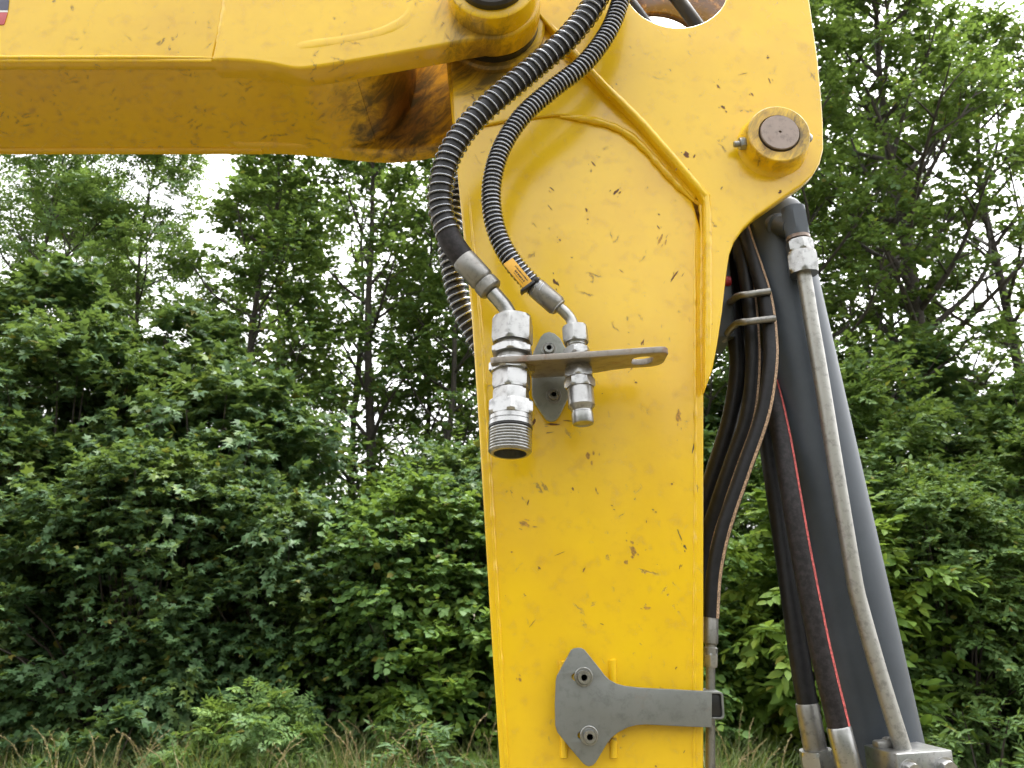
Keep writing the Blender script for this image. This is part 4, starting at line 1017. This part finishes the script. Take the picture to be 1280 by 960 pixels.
tree('ash_tree', 'feathery ash filling the far end below the boom behind its neighbours', -6.9, 11.4, 7.6, 1.9, 'pinnate', M_leaf['ash'], 61, limbs=26, sub=6, nspray=4, nleaf=6, slen=0.42, lsize=0.20, trunk_r=0.07, clear=0.15)
tree('alder_tree', 'alder behind the thin one at the arm edge', -1.3, 11.4, 8.6, 1.5, seed=63, limbs=28, sub=6, nspray=6, nleaf=11, lsize=0.070, trunk_r=0.06, clear=0.15, **AL)
def copy_thing(root, loc, rz, label, sc_=1.0, group=None):
    c_ = root.copy(); C.objects.link(c_); c_.location = loc; c_.rotation_euler = (0, 0, rz); c_.scale = (sc_,) * 3; c_['label'] = label
    if group: c_['group'] = group
    for ch in list(root.children):
        k_ = ch.copy(); C.objects.link(k_); k_.parent = c_
    return c_
named = {}
for o_ in C.objects:
    if o_.parent is None and o_.type == 'EMPTY': named.setdefault(o_.name, o_)
# low thicket that closes the hedge behind
for i, (src, x_, y_, rz_, k_, lb_) in enumerate([
    ('dogwood_shrub', -0.4, 10.6, 0.4, 1.1, 'rounded leaf shrub deep behind the hedge next to the arm edge'),
    ('dogwood_shrub.001', -2.0, 10.8, -0.3, 1.1, 'rounded leaf shrub deep behind the hedge below the leaning trunk'),
    ('hazel_shrub.003', -3.8, 10.9, 0.2, 1.0, 'hazel deep behind the hedge below the full alder'),
    ('hazel_shrub.004', 2.5, 10.2, -0.2, 1.25, 'hazel deep behind the hedge showing between arm and cylinder'),
    ('hazel_shrub.003', 4.6, 10.9, 0.3, 1.1, 'hazel deep behind the hedge below the thick trunk'),
    ('hazel_shrub.005', 3.2, 9.6, 0.15, 1.25, 'dark hazel under the leafy tree behind the cylinder'),
    ('hazel_shrub.006', 4.6, 9.0, -0.2, 1.2, 'dark hazel in front of the foot of the thick trunk'),
    ('hazel_shrub.002', 6.5, 9.6, 0.3, 1.3, 'pale hazel at the hedge end under the spreading tree'),
    ('hazel_shrub.004', -5.8, 10.4, 0.1, 1.2, 'hazel deep behind the hedge below the feathery ash')]):
    copy_thing(named[src], (x_, y_, 0), rz_, lb_, k_)
for src, x_, y_, rz_, k_, lb_ in [
    ('field_maple_shrub', -4.1, 7.3, 0.35, 1.32, 'tall field maple rising out of the hedge below the slim ash'),
    ('field_maple_shrub.002', -2.75, 7.3, -0.3, 1.55, 'tall field maple behind the broad one, below the full alder'),
    ('field_maple_shrub.002', -0.45, 7.2, 0.2, 1.22, 'field maple behind the dogwood at the arm edge'),
    ('privet_shrub.001', 3.1, 7.2, -0.4, 1.25, 'tall privet behind the cylinder and the fresh dogwood'),
    ('privet_shrub', 5.1, 7.4, 0.3, 1.45, 'tall privet behind the hedge end')]:
    copy_thing(named[src], (x_, y_, 0), rz_, lb_, k_)
for src, x_, y_, rz_, k_, lb_ in [
    ('alder_tree.001', -3.9, 13.2, 0.7, 1.0, 'distant alder beside the clear sky wedge'),
    ('alder_tree', -0.2, 11.2, 2.9, 1.1, 'alder half hidden by the yellow arm'),
    ('ash_tree', -7.4, 13.0, 1.0, 1.05, 'distant ash at the far end below the boom'),
    ('alder_tree.001', 4.7, 12.6, 1.7, 1.05, 'distant alder between the two tall trunks'),
    ('alder_tree', 6.2, 12.0, 0.5, 1.15, 'alder behind the spreading tree at the hedge end'),
    ('alder_tree.002', 3.0, 12.0, 0.5, 0.85, 'low alder in the bright gap next to the cylinder top')]:
    copy_thing(named[src], (x_, y_, 0), rz_, lb_, k_)
copy_thing(named['alder_tree'], (2.1, 9.3, 0), 2.0, 'full alder behind the arm showing through the notch beside the thin hoses')
# unseen trees and shrubs added behind the viewer to darken low reflections
for i in range(9):
    src = ['oak_tree.001', 'alder_tree', 'oak_tree', 'oak_tree.002'][i % 4]
    copy_thing(named[src], (-17 + 4.2 * i + (i % 3) * 0.4, -14.5 - (i % 2) * 1.3, 0), i * 1.3, 'added tree in the unseen row behind the viewer, darkening reflections', 0.85, 'added tree row behind the viewer')
for i in range(17):
    copy_thing(named[['hazel_shrub', 'hazel_shrub.001', 'hazel_shrub.005'][i % 3]], (-17 + 2.1 * i, -12.5 - (i % 2), 0), math.pi + i * 0.2, 'added shrub under the unseen trees behind the viewer, darkening reflections', 1.3, 'added shrubs behind the viewer')

# weeds and tall grass at the foot of the hedge
WG = 'leafy weeds at the foot of the hedge'
for i, (x_, y_, w_, h_, kd, mt, sd_) in enumerate([(-3.9, 5.3, 0.55, 0.92, 'lance', 'privet', 51), (-2.5, 5.2, 0.5, 0.88, 'maple', 'maple', 52), (-1.55, 5.25, 0.45, 0.96, 'pinnate', 'privet', 53), (-0.5, 5.2, 0.5, 0.86, 'lance', 'ash', 54), (2.9, 5.3, 0.6, 0.9, 'lance', 'privet', 55), (3.9, 5.4, 0.6, 0.95, 'lance', 'privet', 56)]):
    lab = ['bushy weed with narrow leaves at the hedge foot below the far maple', 'weed with lobed leaves at the hedge foot under the broad maple', 'taller feathery weed in the grass under the pale shoots', 'low narrow leaved weed beside the lower arm edge', 'narrow leaved weed in the grass behind the cylinder foot', 'narrow leaved weed at the foot of the last privet'][i]
    shrub('wild_plant', lab, 'plant', x_, y_, w_, 0.4, h_, kd, M_leaf[mt], 46, 0.075 if kd != 'pinnate' else 0.13, sd_, nspray=5, nleaf=9, slen=0.16)

rng = np.random.default_rng(77)
def blades(name, N, xr, yr, hr, wid, mat, label, droop=0.35, cat='grass'):
    x = rng.uniform(*xr, N); y = rng.uniform(*yr, N)
    cl = 0.6 + 0.4 * np.sin(x * 2.3 + 1.2 * y) * np.sin(x * 5.1 + 2 * y)
    h = rng.uniform(*hr, N) * (0.72 + 0.28 * cl)
    az = rng.uniform(0, 2 * np.pi, N); d = np.stack([np.cos(az), np.sin(az), np.zeros(N)], 1)
    bend = rng.uniform(0.05, droop, N)[:, None] * h[:, None]
    sdv = np.stack([-np.sin(az + rng.normal(0, .4, N)), np.cos(az), np.zeros(N)], 1)
    base = np.stack([x, y, np.zeros(N)], 1)
    rows = []
    for t, wf in ((0, 1.0), (0.45, 0.95), (0.8, 0.6), (1.0, 0.06)):
        c_ = base + d * bend * t * t * 1.6 + np.array([0, 0, 1.0]) * (h * (t - 0.12 * t ** 3))[:, None]
        rows += [c_ - sdv * wid * wf * 0.5, c_ + sdv * wid * wf * 0.5]
    P = np.stack(rows, 1).reshape(-1, 3)
    Fq = np.array([[0, 1, 3, 2], [2, 3, 5, 4], [4, 5, 7, 6]])
    loops = (np.arange(N)[:, None, None] * 8 + Fq[None]).reshape(-1)
    nf = N * 3
    me = bpy.data.meshes.new(name)
    me.vertices.add(len(P)); me.vertices.foreach_set('co', P.astype(np.float32).ravel())
    me.loops.add(len(loops)); me.loops.foreach_set('vertex_index', loops.astype(np.int32))
    me.polygons.add(nf); me.polygons.foreach_set('loop_start', np.arange(nf, dtype=np.int32) * 4); me.polygons.foreach_set('loop_total', np.full(nf, 4, np.int32))
    me.update(calc_edges=True)
    o = bpy.data.objects.new(name, me); C.objects.link(o); me.materials.append(mat)
    o['kind'] = 'stuff'; o['label'] = label; o['category'] = cat
    return o
M_grass = leafmat('meadow_grass', (0.060, 0.095, 0.025), (0.100, 0.135, 0.040), (0.20, 0.19, 0.06), 0.3, 0.7)
M_straw = leafmat('dry_grass_stalks', (0.20, 0.16, 0.08), (0.32, 0.26, 0.14), (0.26, 0.17, 0.08), 0.2, 0.6)
blades('meadow_grass', 17000, (-5.5, 1.6), (4.5, 5.7), (0.55, 1.02), 0.006, M_grass, 'tall green meadow grass along the foot of the hedge', 0.45)
blades('hedge_grass', 6000, (1.6, 5.8), (4.7, 5.7), (0.35, 0.78), 0.006, M_grass, 'shorter green grass in front of the privet shrubs', 0.45)
blades('dry_grass', 1100, (-5.5, 1.4), (4.4, 5.5), (0.7, 1.05), 0.004, M_straw, 'dry straw coloured grass stalks among the green grass', 0.5)
# seed heads on arching stalks
N = 340
x = np.where(rng.uniform(0, 1, N) < 0.85, rng.uniform(-5.2, 1.5, N), rng.uniform(3.2, 5.6, N)); x = x + 0.25 * np.sin(x * 4.1); y = rng.uniform(4.4, 5.6, N); h = rng.uniform(0.72, 1.08, N)
pos, ldr, nr, sz = [], [], [], []
bm = bmesh.new()
for i in range(N):
    a = rng.uniform(0, 6.28); dr = rng.uniform(0.08, 0.30)
    P = [Vector((x[i] + math.cos(a) * dr * t ** 2.2, y[i] + math.sin(a) * dr * t ** 2.2, h[i] * (t - 0.16 * t ** 5))) for t in np.linspace(0, 1, 9)]
    bm_tube(bm, P, lambda t: 0.0022 * (1 - 0.6 * t), 3, False)
    hd = spline(P[5:], 26)
    for j, p in enumerate(hd):
        tdir = (hd[min(26, j + 1)] - hd[max(0, j - 1)]).normalized()
        for q_ in range(2):
            pos.append(tuple(p)); v_ = tdir + Vector((rng.normal(0, .35), rng.normal(0, .35), rng.normal(0, .35)))
            ldr.append(tuple(v_)); nr.append((rng.normal(), rng.normal(), rng.normal() + .3)); sz.append(0.016 * rng.uniform(0.7, 1.4))
me1 = leaves_mesh('seed', 'lance', np.array(pos), np.array(ldr), np.array(nr), np.array(sz))
bm.from_mesh(me1); bpy.data.meshes.remove(me1)
me = bpy.data.meshes.new('seeding_grass'); bm.to_mesh(me); bm.free()
o = bpy.data.objects.new('seeding_grass', me); C.objects.link(o); me.materials.append(M_straw)
o['kind'] = 'stuff'; o['label'] = 'arching seed heads of dry grass along the foot of the hedge'; o['category'] = 'grass'
